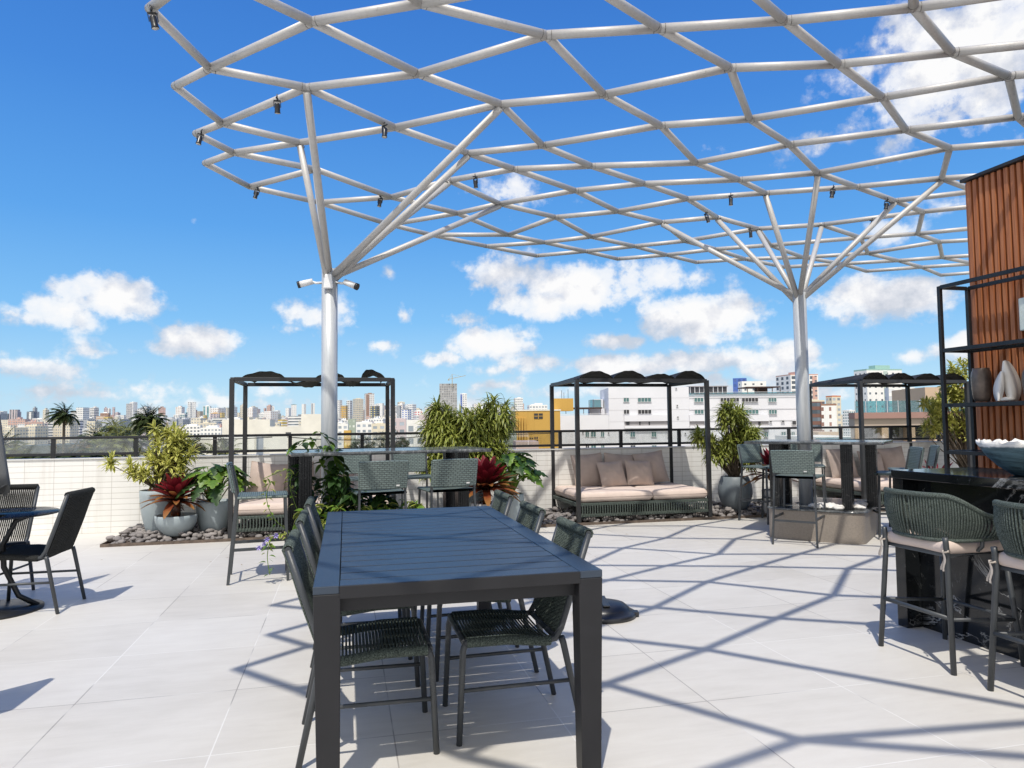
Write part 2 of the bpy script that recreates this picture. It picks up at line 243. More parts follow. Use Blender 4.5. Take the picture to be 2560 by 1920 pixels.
# ------------------------------------------------------------------ mesh builder
class MB:
    def __init__(s): s.v=[]; s.f=[]; s.uv=[]; s.sm=[]; s.cur=0; s.mi=[]
    def face(s,idx,uv=None,sm=False): s.f.append(tuple(idx)); s.uv.append(uv); s.sm.append(sm); s.mi.append(s.cur)
    def box(s,c,d,rz=0,rx=0,ry=0,uvm=False,taper=None):
        m=Matrix.Rotation(rz,3,'Z')@Matrix.Rotation(ry,3,'Y')@Matrix.Rotation(rx,3,'X'); c=Vector(c); b=len(s.v)
        for z in (-1,1):
            k=1 if (taper is None or z<0) else taper
            for y in (-1,1):
                for x in (-1,1): s.v.append(c+m@Vector((x*d[0]/2*k,y*d[1]/2*k,z*d[2]/2)))
        X,Y,Z=d
        for q,(a,h) in (((0,1,5,4),(X,Z)),((1,3,7,5),(Y,Z)),((3,2,6,7),(X,Z)),((2,0,4,6),(Y,Z)),((4,5,7,6),(X,Y)),((2,3,1,0),(X,Y))):
            if uvm and q in ((4,5,7,6),(2,3,1,0)): uv=[(0,-9),(1,-9),(1,-8),(0,-8)]
            else: uv=[(0,0),(a,0),(a,h),(0,h)]
            s.face([b+i for i in q],uv)
        return s
    def prism(s,poly,z0,z1):
        b=len(s.v); n=len(poly)
        for z in (z0,z1):
            for p in poly: s.v.append(Vector((p[0],p[1],z)))
        for i in range(n):
            j=(i+1)%n; a=(Vector(poly[i])-Vector(poly[j])).length; s.face((b+i,b+j,b+n+j,b+n+i),[(0,0),(a,0),(a,z1-z0),(0,z1-z0)])
        s.face([b+n+i for i in range(n)]); s.face([b+i for i in reversed(range(n))]); return s
    def tube(s,pts,r,seg=8,cap=True,sq=False,closed=False):
        pts=[Vector(p) for p in pts]; n=len(pts)
        if n<2: return s
        rr=r if isinstance(r,(list,tuple)) else [r]*n
        ref=None; b=len(s.v); prev=None
        for i,p in enumerate(pts):
            if closed: t=(pts[(i+1)%n]-pts[i-1]).normalized()
            elif i==0: t=(pts[1]-p).normalized()
            elif i==n-1: t=(p-pts[i-1]).normalized()
            else: t=((pts[i+1]-p).normalized()+(p-pts[i-1]).normalized()).normalized()
            if prev is None:
                ref=Vector((0,0,1)) if abs(t.z)<.9 else Vector((1,0,0))
                a=t.cross(ref).normalized()
            else:
                a=(prev-t*prev.dot(t))
                a=a.normalized() if a.length>1e-6 else t.cross(Vector((0,0,1))).normalized()
            prev=a; bb=t.cross(a)
            for k in range(seg):
                an=2*PI*(k+(.5 if sq else 0))/seg; s.v.append(p+(a*math.cos(an)+bb*math.sin(an))*rr[i])
        for i in range(n if closed else n-1):
            for k in range(seg):
                k2=(k+1)%seg; i2=(i+1)%n
                s.face((b+i*seg+k,b+i*seg+k2,b+i2*seg+k2,b+i2*seg+k),None,not sq)
        if cap and not closed:
            s.face([b+k for k in reversed(range(seg))]); s.face([b+(n-1)*seg+k for k in range(seg)])
        return s
    def bar(s,p,q,w,h=None):  # square-section bar
        h=h or w; p=Vector(p); q=Vector(q); t=(q-p).normalized(); ref=Vector((0,0,1)) if abs(t.z)<.9 else Vector((0,1,0))
        a=t.cross(ref).normalized()*w/2; bb=t.cross(a).normalized()*h/2; b=len(s.v)
        for o in (p,q):
            for e in (-a-bb,a-bb,a+bb,-a+bb): s.v.append(o+e)
        for q_ in ((0,1,5,4),(1,2,6,5),(2,3,7,6),(3,0,4,7),(3,2,1,0),(4,5,6,7)): s.face([b+i for i in q_],[(0,0),(w,0),(w,1),(0,1)])
        return s
    def lathe(s,prof,seg=32,c=(0,0,0),fn=None):
        b=len(s.v); c=Vector(c)
        for i,(r,z) in enumerate(prof):
            for k in range(seg):
                a=2*PI*k/seg; q=Vector((r*math.cos(a),r*math.sin(a),z))
                if fn: q=fn(q,i,a)
                s.v.append(c+q)
        for i in range(len(prof)-1):
            for k in range(seg):
                k2=(k+1)%seg; s.face((b+i*seg+k,b+i*seg+k2,b+(i+1)*seg+k2,b+(i+1)*seg+k),None,True)
        if prof[0][0]>1e-4: s.face([b+k for k in reversed(range(seg))])
        if prof[-1][0]>1e-4: s.face([b+(len(prof)-1)*seg+k for k in range(seg)])
        return s
    def grid(s,fn,nu,nv,uvfn=None,sm=True):
        b=len(s.v)
        for j in range(nv+1):
            for i in range(nu+1): s.v.append(Vector(fn(i/nu,j/nv)))
        for j in range(nv):
            for i in range(nu):
                q=(b+j*(nu+1)+i,b+j*(nu+1)+i+1,b+(j+1)*(nu+1)+i+1,b+(j+1)*(nu+1)+i)
                uv=[(i/nu,j/nv),((i+1)/nu,j/nv),((i+1)/nu,(j+1)/nv),(i/nu,(j+1)/nv)]
                if uvfn: uv=[uvfn(*w) for w in uv]
                s.face(q,uv,sm)
        return s
    def leaf(s,p,d,ln,w,droop=.3,n=4,fold=.25,shape=0,up=Vector((0,0,1)),tw=0):
        p=Vector(p); d=Vector(d).normalized(); side=d.cross(up)
        side=side.normalized() if side.length>1e-3 else Vector((1,0,0))
        if tw: side=Matrix.Rotation(tw,3,d)@side
        b=len(s.v); q=p.copy(); dd=d.copy()
        for i in range(n+1):
            t=i/n
            if shape==0: wt=math.sin(PI*min(1,.12+t*.88))**.7*w
            elif shape==1: wt=w*(1-.25*t) if t<.72 else w*.82*max(0.05,(1-t)/.28)**.6
            else: wt=w*math.sin(PI*(t**.7*.93+.07))
            nrm=side.cross(dd)
            s.v+= [q-side*wt/2+nrm*fold*wt*.5, q.copy(), q+side*wt/2+nrm*fold*wt*.5]
            q=q+dd*ln/n; dd=(dd+Vector((0,0,-droop/n))).normalized()
        for i in range(n):
            a=b+i*3; t0,t1=i/n,(i+1)/n
            s.face((a,a+1,a+4,a+3),[(0,t0),(.5,t0),(.5,t1),(0,t1)],True); s.face((a+1,a+2,a+5,a+4),[(.5,t0),(1,t0),(1,t1),(.5,t1)],True)
        return s
    def ico(s,c,r,sub=1,fn=None):
        t=(1+5**.5)/2; vs=[(-1,t,0),(1,t,0),(-1,-t,0),(1,-t,0),(0,-1,t),(0,1,t),(0,-1,-t),(0,1,-t),(t,0,-1),(t,0,1),(-t,0,-1),(-t,0,1)]
        fs=[(0,11,5),(0,5,1),(0,1,7),(0,7,10),(0,10,11),(1,5,9),(5,11,4),(11,10,2),(10,7,6),(7,1,8),(3,9,4),(3,4,2),(3,2,6),(3,6,8),(3,8,9),(4,9,5),(2,4,11),(6,2,10),(8,6,7),(9,8,1)]
        vs=[Vector(v).normalized() for v in vs]
        for _ in range(sub):
            nf=[]; cache={}
            def mid(a,b_):
                k=(min(a,b_),max(a,b_))
                if k not in cache: cache[k]=len(vs); vs.append(((vs[a]+vs[b_])/2).normalized())
                return cache[k]
            for a,b_,c_ in fs:
                x,y,z=mid(a,b_),mid(b_,c_),mid(c_,a); nf+=[(a,x,z),(b_,y,x),(c_,z,y),(x,y,z)]
            fs=nf
        b=len(s.v); c=Vector(c)
        for v in vs: s.v.append(c+(fn(v) if fn else v*r))
        for q in fs: s.face([b+i for i in q],None,True)
        return s
    def mesh(s,name,mat):
        me=bpy.data.meshes.new(name); me.from_pydata([tuple(v) for v in s.v],[],s.f)
        me.polygons.foreach_set('use_smooth',s.sm)
        if any(u is not None for u in s.uv):
            ul=me.uv_layers.new(name='UVMap'); dat=[]
            for q,u in zip(s.f,s.uv):
                if u is None: u=[(0,0)]*len(q)
                for a in u: dat+= [a[0],a[1]]
            ul.data.foreach_set('uv',dat)
        for q in (mat if isinstance(mat,(list,tuple)) else [mat]): me.materials.append(MT[q] if isinstance(q,str) else q)
        if any(s.mi): me.polygons.foreach_set('material_index',s.mi)
        me.update(); return me
    def build(s,name,mat,parent=None,loc=None,bevel=0,rz=0,auto=False):
        if isinstance(mat,str): mat=MT[mat]
        o=bpy.data.objects.new(name,s.mesh(name,mat)); C.objects.link(o)
        if parent: o.parent=parent
        if loc is not None: o.location=loc
        if rz: o.rotation_euler=(0,0,rz)
        if bevel:
            md=o.modifiers.new('bevel','BEVEL'); md.width=bevel; md.segments=2; md.limit_method='ANGLE'; md.angle_limit=R(40)
        return o
def tag(o,label=None,cat=None,group=None,kind=None):
    if label: o['label']=label
    if cat: o['category']=cat
    if group: o['group']=group
    if kind: o['kind']=kind
    return o
def empty(name,loc,rz=0):
    o=bpy.data.objects.new(name,None); C.objects.link(o); o.location=loc; o.rotation_euler=(0,0,rz); o.empty_display_size=.1; return o
def copy_tree(o,parent=None):
    c=o.copy(); C.objects.link(c); c.parent=parent
    for ch in list(o.children): copy_tree(ch,c)
    return c
def rnd(a,b): return random.uniform(a,b)
# ================================================================== SETTING
o=MB().box((0,1.1,-.15),(30,18.84,.3)).build('terrace_floor','floor'); o.rotation_euler=(0,0,TH); tag(o,kind='structure')
# v spans -8.32..10.52
V_W=10.52
w=MB(); w.box((1.0,V_W+.09,.49),(26,.18,.98),uvm=True); o=w.build('parapet_wall','wall_tile'); o.rotation_euler=(0,0,TH)
tag(o,'long low white tiled parapet wall closing the back of the roof terrace','wall')
cp=MB()
for i in range(22): cp.box((-12+1.2*i+.6,V_W+.09,.987),(1.194,.21,.015))
cp=cp.build('coping','pot_white',o)
# railing on the parapet
rl=empty('railing',(0,0,0),TH); tag(rl,'black metal railing with clear glass panes on top of the white parapet','railing')
rv=V_W+.07
MB().box((1.0,rv,1.262),(26,.05,.036)).build('top_rail','alu_black',rl,bevel=.004)
MB().box((1.0,rv,1.045),(26,.035,.036)).build('bottom_rail','alu_black',rl,bevel=.004)
U0=-2.76
for k in range(-8,16):
    u=U0+k*1.0
    MB().box((u,rv,1.113),(.05,.04,.262)).build('post','alu_black',rl,bevel=.003)
    MB().box((u+.5,rv,1.153),(.93,.008,.18)).build('glass_pane','glass',rl)
# cable hanging along the rail
cb=MB()
def cable(u0,u1,sag,z=1.235):
    pts=[]
    for i in range(13):
        t=i/12; pts.append((u0+(u1-u0)*t,rv-.04,z-sag*4*t*(1-t)))
    cb.tube(pts,.006,5)
cable(-2.7,-1.0,.02); cable(-.8,1.3,.06); cable(1.3,3.1,.012)
c_=cb.build('hanging_cable','black_plastic'); c_.rotation_euler=(0,0,TH); tag(c_,'thin black cable sagging below the railing top rail','cable')
# stone beds
def pebble_bed(u0,u1,v0,v1,n,name_label,seed,zmax=.09):
    rs=random.Random(seed); m=MB()
    for i in range(n):
        u=rs.uniform(u0+.03,u1-.03); v=rs.uniform(v0+.04,v1-.04); r=rs.uniform(.026,.05)
        sx,sy,sz=rs.uniform(.8,1.35),rs.uniform(.7,1.1),rs.uniform(.5,.75); an=rs.uniform(0,PI); ca,sa=math.cos(an),math.sin(an); k1,k2=rs.uniform(3,6),rs.uniform(0,6)
        z=rs.uniform(.012,zmax)*min(1,(v-v0)/.25+.25)
        def fn(q,r=r,sx=sx,sy=sy,sz=sz,ca=ca,sa=sa,k1=k1,k2=k2):
            b_=1+.10*math.sin(k1*q.x+k2)+.09*math.sin(k1*q.y*1.3+k2*2)
            x,y=q.x*r*sx*b_,q.y*r*sy*b_; return Vector((x*ca-y*sa,x*sa+y*ca,q.z*r*sz*b_))
        m.ico((u,v,z+.01),r,1,fn)
    o=m.build('stone_bed','pebble'); o.rotation_euler=(0,0,TH); tag(o,name_label,'stones',kind='stuff')
    e=MB().box(((u0+u1)/2,v0,.018),(u1-u0,.012,.036)).box((u0,(v0+v1)/2,.018),(.012,v1-v0,.036)).box(((u0+u1)/2,(v0+v1)/2,.004),(u1-u0,v1-v0,.008))
    e=e.build('bed_edging','edge_metal'); e.rotation_euler=(0,0,TH); return e
VB=9.28
e1=pebble_bed(-2.78,3.05,VB,V_W-.01,1900,'grey river stones filling the left planting bed along the parapet',11); tag(e1,'thin brown metal edging strip around the left stone bed','edging')
e2=pebble_bed(3.05,11.5,VB,V_W-.01,2300,'grey river stones under the middle and right daybeds',12); tag(e2,'thin brown metal edging strip in front of the middle stone bed','edging')

# ================================================================== CANOPY
K={(6,-3):(-2.02,2.05),(7,-3):(-1.59,1.73),(8,-3):(-0.64,0.94),(9,-3):(0.02,0.6),(5,-2):(-2.06,2.72),(6,-2):(-1.72,2.46),(7,-2):(-0.75,2.05),(8,-2):(0.07,1.75),(9,-2):(0.83,1.06),(10,-2):(2.1,0.8),(4,-1):(-2.3,3.5),(5,-1):(-1.65,3.25),(6,-1):(-0.85,2.95),(7,-1):(-0.02,2.65),(8,-1):(0.75,2.31),(9,-1):(2.25,1.25),(3,0):(-2.36,4.55),(4,0):(-1.85,4.15),(5,0):(-1.05,3.82),(6,0):(-0.2,3.6),(7,0):(0.64,3.31),(8,0):(1.44,2.98),(2,1):(-2.7,5.62),(3,1):(-2.3,5.34),(4,1):(-1.34,4.72),(5,1):(-0.57,4.52),(6,1):(0.42,4.25),(7,1):(1.26,4.14),(8,1):(2.13,3.62),(1,2):(-2.95,6.56),(2,2):(-2.61,6.34),(3,2):(-1.65,5.67),(4,2):(-0.71,5.46),(5,2):(0.27,4.92),(6,2):(1.06,4.85),(7,2):(1.91,4.77),(8,2):(2.72,4.63),(0,3):(-3.19,7.32),(1,3):(-2.78,7.04),(2,3):(-2.04,6.8),(3,3):(-1.06,6.47),(4,3):(-0.07,6.01),(5,3):(0.8,5.85),(6,3):(1.73,5.42),(7,3):(2.56,5.38),(8,3):(3.34,5.22),(0,4):(-3,8.07),(1,4):(-2.09,7.53),(3,4):(-0.42,7.12),(4,4):(0.33,6.94),(5,4):(1.41,6.49),(6,4):(2.2,6.37),(7,4):(3.2,5.96),(8,4):(4.03,5.6),(0,5):(-2.37,8.67),(1,5):(-1.44,8.5),(2,5):(-0.69,7.93),(3,5):(0.05,7.59),(4,5):(0.88,7.52),(5,5):(1.99,7.46),(6,5):(2.8,6.98),(7,5):(3.78,6.65),(0,6):(-1.66,9.69),(1,6):(-0.69,9.19),(2,6):(-0.13,8.81),(3,6):(0.78,8.33),(4,6):(1.56,8.11),(5,6):(2.62,8.01),(6,6):(3.44,7.81),(7,6):(4.49,7.12),(0,7):(-1.16,10.24),(1,7):(-0.03,10.29),(2,7):(0.61,9.42),(3,7):(1.41,9.19),(4,7):(2.2,8.69),(5,7):(3.1,8.5),(6,7):(4.1,8.3),(7,7):(4.96,8.04),(0,8):(-0.37,10.95),(1,8):(0.52,10.75),(2,8):(1.2,10.45),(3,8):(2.1,9.72),(4,8):(2.8,9.51),(6,8):(4.86,8.86),(0,9):(0.43,11.62),(1,9):(1.21,11.35),(2,9):(1.95,11.05),(3,9):(2.67,10.76),(4,9):(3.56,10.11),(5,9):(4.4,9.93),(6,9):(5.5,9.35),(1,10):(1.81,11.91),(2,10):(2.59,11.66),(3,10):(3.29,11.3),(4,10):(4.09,11.08),(5,10):(5.32,10.68),(6,10):(6.07,10.48),(2,11):(3.22,12.23),(3,11):(4,12.02),(4,11):(4.96,11.94),(5,11):(5.94,11.7),(6,11):(6.69,10.98),(3,12):(4.93,12.7),(4,12):(5.87,12.48),(5,12):(6.75,12.27),(6,12):(7.39,12.06),(4,13):(6.62,13.13),(5,13):(7.48,12.83),(5,14):(8.28,13.58)}
random.seed(3)
for c in range(-3,15):
    last=max(a for a,cc in K if cc==c)
    for a in range(last+1,12):
        p=K[(a-1,c)]; K[(a,c)]=(p[0]+.83+rnd(-.06,.06),p[1]-.25+rnd(-.1,.1))
ZC=4.15; GAP={(2,4),(5,8)}
canopy=empty('steel_canopy',(0,0,0)); tag(canopy,'white galvanised steel pipe lattice canopy on two branching tree columns','canopy')
def P3(k): return Vector((K[k][0],K[k][1],ZC))
def chain(keys,dirn):
    run=[]
    def flush():
        if len(run)>1:
            m=MB()
            for i in range(len(run)-1):
                m.tube([run[i],run[i+1]],.0325,12)
            for q in run[1:-1]: m.ico(q,.0330,2)
            m.cur=1
            for i in range(len(run)-1):
                t=(run[i+1]-run[i]).normalized()
                for q,sg in ((run[i],1),(run[i+1],-1)):
                    if rnd(0,1)<.62: e=q+t*sg*.036; m.tube([e,e+t*sg*(.003+rnd(0,.004))],.0334,12)
            m.cur=0
            m.ico(run[0],.0322,2); m.ico(run[-1],.0322,2)
            m.build('lattice_tube',['pipe','weld'],canopy)
    for k in keys:
        if k in K and k not in GAP: run.append(P3(k))
        else: flush(); run.clear()
    flush()
for c in range(-3,15): chain([(a,c) for a in range(0,12)],0)
for a in range(0,12): chain([(a,c) for c in range(-3,15)],1)
ZF=3.0
c1=Vector((-1.87,7.28,0)); c2=Vector((3.645,8.93,0))
for cc,nodes_ in ((c1,[(3,2),(4,3),(3,4),(2,5),(2,6),(2,3),(1,4)]),(c2,[(6,6),(5,7),(4,8),(3,8),(4,9),(5,9),(6,8),(7,7)])):
    cb_=MB().tube([cc+Vector((0,0,.30)),cc+Vector((0,0,1.5)),cc+Vector((0,0,ZF))],.081,32)
    col=cb_.build('column','column',canopy)
    MB().lathe([(.12,.33),(.12,.345),(.084,.347)],24,cc).build('base_plate','column',col)
    for j,k in enumerate(nodes_):
        q=P3(k); d=(q-cc-Vector((0,0,ZF))); dh=Vector((d.x,d.y,0)).normalized()
        s_=cc+Vector((0,0,ZF-.03-.04*(j%3)))+dh*.045
        e=(s_-q).normalized(); m=MB().tube([s_,q-Vector((0,0,.03))],.0335,12); m.cur=1; m.tube([q+e*.040,q+e*.050],.0365,10); m.build('branch',['pipe','weld'],canopy)
# spotlights clamped under the canopy
def make_spot():
    r=empty('spotlight',(0,0,0))
    MB().tube([(-.0,-.045,0),(0,.045,0)],.012,8).tube([(0,0,.05),(0,0,-.03)],.008,6).build('bracket','black_plastic',r)
    y=MB(); y.bar((-.04,0,-.03),(.04,0,-.03),.008,.02); y.bar((-.04,0,-.03),(-.04,0,-.11),.006,.022); y.bar((.04,0,-.03),(.04,0,-.11),.006,.022); y.build('yoke','black_plastic',r)
    b=MB().lathe([(.0,-.06),(.028,-.06),(.033,-.075),(.033,-.16),(.036,-.165),(.036,-.175),(.0,-.175)],18).build('lamp_body','black_plastic',r)
    MB().lathe([(0,-.177),(.03,-.1765),(.03,-.179),(0,-.179)],16).build('lens','lamp_glass',r)
    return r
SPOTS=[(-2.32,4.49,'nearest and largest black spotlight at the canopy\'s upper left corner'),(-1.92,5.76,'black spotlight on the canopy left of the left tree column\'s tall branch'),(-2.84,6.43,'black spotlight at a pointed outer tip on the canopy\'s left rim'),(-1.13,6.32,'black spotlight between two steep branches right of the left tree column'),(-2.88,8.0,'lowest left spotlight hanging near the canopy\'s far left rim'),(-1.54,8.36,'small spotlight seen just right of the left tree column branches'),(-0.38,7.69,'tilted black spotlight below the node where three left column branches spread'),(3.78,8.19,'pale spotlight between the two tallest branches of the right column and the wood wall'),(4.67,8.68,'dark spotlight at the upper end of the right column\'s right-hand branch'),(2.66,8.44,'pale spotlight hanging alone left of the right column\'s branches'),(2.56,9.18,'small dark spotlight at the top of the right column\'s long left branch'),(3.4,9.95,'small dark spotlight behind the left branches of the right column'),(4.94,9.59,'small pale spotlight seen between the right column\'s two right-hand branches')]
sp0=make_spot()
for i,(x,y,l) in enumerate(SPOTS):
    o=sp0 if i==0 else copy_tree(sp0)
    o.location=(x,y,ZC-.045); o.rotation_euler=(rnd(-.25,.25),rnd(-.25,.25),rnd(-1,1)); o.scale=(.68,.68,.68); tag(o,l,'spotlight','spotlights clamped under the steel canopy')
# security cameras on the left column
def make_cctv():
    r=empty('security_camera',(0,0,0))
    MB().tube([(0,0,0),(.05,0,.0),(.09,0,.015)],.013,10).lathe([(.028,-.006),(.028,.006)],14).build('mount_arm','white_plastic',r)
    m=MB(); m.tube([(.08,0,.02),(.21,0,-.005)],[.03,.034],18); m.build('camera_body','white_plastic',r)
    MB().tube([(.21,0,-.005),(.235,0,-.010)],[.036,.036],18).build('lens_hood','black_plastic',r); return r
cz=2.86
k1=make_cctv(); k1.location=c1+Vector((-.085,-.02,cz)); k1.rotation_euler=(0,R(4),R(188)); tag(k1,'white bullet security camera pointing left from the left column','security camera','security cameras on the left column')
k2=copy_tree(k1); k2.location=c1+Vector((.085,-.02,cz)); k2.rotation_euler=(0,R(12),R(-14)); tag(k2,'white bullet security camera pointing right from the left column')
jb=MB().box((0,0,0),(.10,.03,.15),taper=.7).build('junction_box','white_plastic',None,c1+Vector((.01,-.095,cz+.0)),bevel=.012); tag(jb,'small white junction box strapped to the left column between two cameras','junction box')
# ================================================================== DINING TABLE
tb=empty('dining_table',(-.743,2.663,.052),TH); tag(tb,'large dark slate slatted rectangular dining table in the foreground','table')
TW,TL=1.131,2.335
tm=MB(); nsl=17; fw_=.095; y0=.105; y1=TL-.095; pitch=(y1-y0)/nsl
for i in range(nsl):
    tm.box((TW/2,y0+pitch*(i+.5),.738),(TW-2*fw_-.008,pitch-.0135,.022))
tm.build('tabletop_slats','table_top',tb,bevel=.0015)
MB().box((fw_/2,TL/2,.735),(fw_,TL,.03)).build('side_frame','table_top',tb,bevel=.003); MB().box((TW-fw_/2,TL/2,.735),(fw_,TL,.03)).build('side_frame','table_top',tb,bevel=.003)
MB().box((TW/2,.05,.732),(TW-2*fw_-.004,.10,.036)).build('end_frame','table_top',tb,bevel=.003); MB().box((TW/2,TL-.045,.732),(TW-2*fw_-.004,.09,.036)).build('end_frame','table_top',tb,bevel=.003)
MB().box((TW/2,.006,.725),(TW-2*fw_,.02,.047)).build('front_trim','table_frame',tb,bevel=.002)
for c_,d_ in (((TW/2,.075,.668),(TW-2*fw_,.03,.055)),((TW/2,TL-.07,.68),(TW-2*fw_,.03,.05)),((.05,TL/2,.69),(.03,TL-.2,.055)),((TW-.05,TL/2,.69),(.03,TL-.2,.055))): MB().box(c_,d_).build('apron','table_frame',tb,bevel=.002)
for x,s in ((0.0,1),(TW,-1)):
    for y,q in ((0,1),(TL,-1)):
        b=MB(); c=.1
        X0=x if s>0 else x-c; Y0=y if q>0 else y-c
        lean=s*.018; v=[]
        bm=MB(); b0=len(bm.v)
        for z,k,lx in ((-.0515,.80,lean),(.7199,1,0)):
            cx,cy=x+s*c*k/2+lx,y+q*c*k/2
            for dx,dy in ((-1,-1),(1,-1),(1,1),(-1,1)): bm.v.append(Vector((cx+dx*c*k/2,cy+dy*c*k/2,z)))
        for q_ in ((0,1,5,4),(1,2,6,5),(2,3,7,6),(3,0,4,7),(3,2,1,0),(4,5,6,7)): bm.face(q_)
        bm.build('leg','table_frame',tb,bevel=.004)
# ================================================================== DINING CHAIR (faces +Y)
def make_chair(name='dining_chair',ropem='rope',off=.0075):
    r=empty(name,(0,0,0)); W=.225
    for s in (-1,1):
        x=s*W
        MB().tube([(x,.235,0),(x*.985,.215,.40),(x*.975,.205,.432),(x*.94,.20,.44)],[.0135,.0145,.0145,.0145],10).build('front_leg','alu_grey',r)
        MB().tube([(x*1.03,-.33,0),(x,-.245,.40),(x,-.235,.43)],[.013,.0155,.0155],10).build('rear_leg','alu_grey',r)
        MB().tube([(x,.21,.436),(x,.02,.432),(x,-.15,.418),(x,-.205,.425),(x,-.235,.47),(x,-.30,.66),(x,-.375,.885)],.0145,10).build('side_frame','alu_grey',r)
        MB().tube([(x,.225,.23),(x*1.01,-.285,.235)],.0095,8).build('stretcher','alu_grey',r)
    for y_,z_ in ((.21,.436),(-.375,.885),(-.21,.425)): MB().tube([(-W,y_,z_),(W,y_,z_)],.013,9).build('cross_bar','alu_grey',r)
    # back: vertical cords looped over the top bar and the rear seat bar, in two layers
    m=MB(); n=27; rr=.0048
    fr_=[(-.222,.452),(-.238,.497),(-.265,.575),(-.308,.70),(-.348,.82),(-.366,.885),(-.378,.904)]
    bk_=[(-.393,.893),(-.387,.865),(-.356,.78),(-.319,.66),(-.270,.52),(-.245,.45),(-.228,.415)]
    for i in range(n):
        x=(i-(n-1)/2)*(2*W-.03)/(n-1); bw=.012*math.cos(x/W*PI/2)
        m.tube([(x,y-bw*math.sin(PI*j/6),z) for j,(y,z) in enumerate(fr_)]+[(x+off,y-bw*math.sin(PI*j/6),z) for j,(y,z) in enumerate(bk_)],rr,5,cap=False)
    for i in range(54):
        x=(i-26.5)*(2*W-.012)/53; yc,zc=-.375,.885
        m.tube([(x,yc+.021*math.cos(a),zc+.021*math.sin(a)) for a in [k*PI/4 for k in range(8)]],.0048,4,closed=True)
    m.build('back_weave',ropem,r)
    # seat: cords run from side rail to side rail and wrap round both
    m=MB(); ns=25
    def rz_(y): return .436 if y>.02 else .436-.018*min(1,(.02-y)/.17)
    for i in range(ns):
        y=.195-.0152*i; z=rz_(y); lp=[]
        for k in range(7): u=-W+2*W*k/6; lp.append((u,y,z+.019-.010*math.cos(u/W*PI/2)))
        lp+=[(W+.0195,y,z+.006),(W+.0195,y,z-.008)]
        for k in range(7): u=W-2*W*k/6; lp.append((u,y,z-.019-.008*math.cos(u/W*PI/2)))
        lp+=[(-W-.0195,y,z-.008),(-W-.0195,y,z+.006)]
        m.tube(lp,.0047,5,closed=True)
        for q in (1,2):
            y2=y-.0152*q/3
            for sx_ in (-1,1): m.tube([(sx_*W+.0195*math.cos(a),y2,rz_(y2)+.0195*math.sin(a)) for a in [k*PI/4 for k in range(8)]],.0046,4,closed=True)
    m.build('seat_weave',ropem,r)
    return r
def place(o,x,y,face,label=None,cat=None,group=None):
    o.location=(x,y,0); o.rotation_euler=(0,0,R(face)-PI/2); tag(o,label,cat,group); return o
ch=make_chair()
gdeg=13.2
def tl(u,v): p=Vector((-.805,2.885,0))+G(u,v); return p.x,p.y
names=['nearest','middle','farthest']
for k in range(3):
    u,v=.205,.335+.80*k
    x,y=tl(u+.066,v-.0); o=ch if k==0 else copy_tree(ch)
    place(o,x,y,gdeg,['nearest green rope chair on the left long side of the slate table','middle green rope chair on the left side of the slate table','farthest green rope chair on the left side of the slate table'][k],'chair','rope chairs tucked under the slate table')
    x,y=tl(TW-.285,v+.05); o=copy_tree(ch)
    place(o,x,y,gdeg+180,['nearest green rope chair on the right long side of the slate table','middle green rope chair on the right side of the slate table','farthest green rope chair on the right side of the slate table'][k],'chair','rope chairs tucked under the slate table')
# ================================================================== ROUND TABLE GROUP, LEFT
chb=make_chair('rope_chair','rope_black',0)
place(chb,-3.80,5.62,189,'black rope chair seen from the side at the round glass table','chair','black rope chairs around the round glass table')
o=copy_tree(chb); place(o,-4.36,5.90,-84,'black rope chair facing the camera behind the round glass table')
o=copy_tree(chb); place(o,-3.02,3.32,189,'black rope chair just left of the picture casting a pointed back shadow')
rt=empty('round_table',(-4.0,5.53,0)); tag(rt,'round smoked glass table with black pedestal at the left edge','table')
MB().lathe([(0,.738),(.425,.738),(.43,.742),(.425,.748),(0,.748)],64).build('glass_top','glass_table',rt)
MB().lathe([(.422,.733),(.433,.733),(.433,.737),(.422,.737)],64).build('rim','alu_black',rt)
b=MB()
for i in range(4):
    a=i*PI/2+.5; ca,sa=math.cos(a),math.sin(a)
    b.tube([(.30*ca,.30*sa,.012),(.17*ca,.17*sa,.10),(.07*ca,.07*sa,.33),(.06*ca,.06*sa,.5),(.14*ca,.14*sa,.68),(.26*ca,.26*sa,.73)],.02,8)
b.build('pedestal','alu_black',rt); MB().lathe([(.0,.0),(.34,.0),(.34,.018),(.05,.03),(0,.03)],40).build('base_disc','alu_black',rt)
pu=empty('parasol',(-4.12,5.52,0)); tag(pu,'closed grey parasol at the left edge above the round glass table','parasol')
MB().tube([(0,0,.03),(0,0,2.6)],.019,14).build('pole','alu_grey',pu)
m=MB()
def fn(q,i,a): k=1+.22*math.sin(a*8)*(1-i/7)*.8; return Vector((q.x*k,q.y*k,q.z+.05*math.sin(a*8+1)*(1 if i==0 else 0)))
m.lathe([(.185,.92),(.175,1.05),(.15,1.25),(.12,1.5),(.09,1.8),(.06,2.15),(.04,2.4),(.02,2.52)],64,fn=fn); m.build('folded_canopy','umbrella',pu)
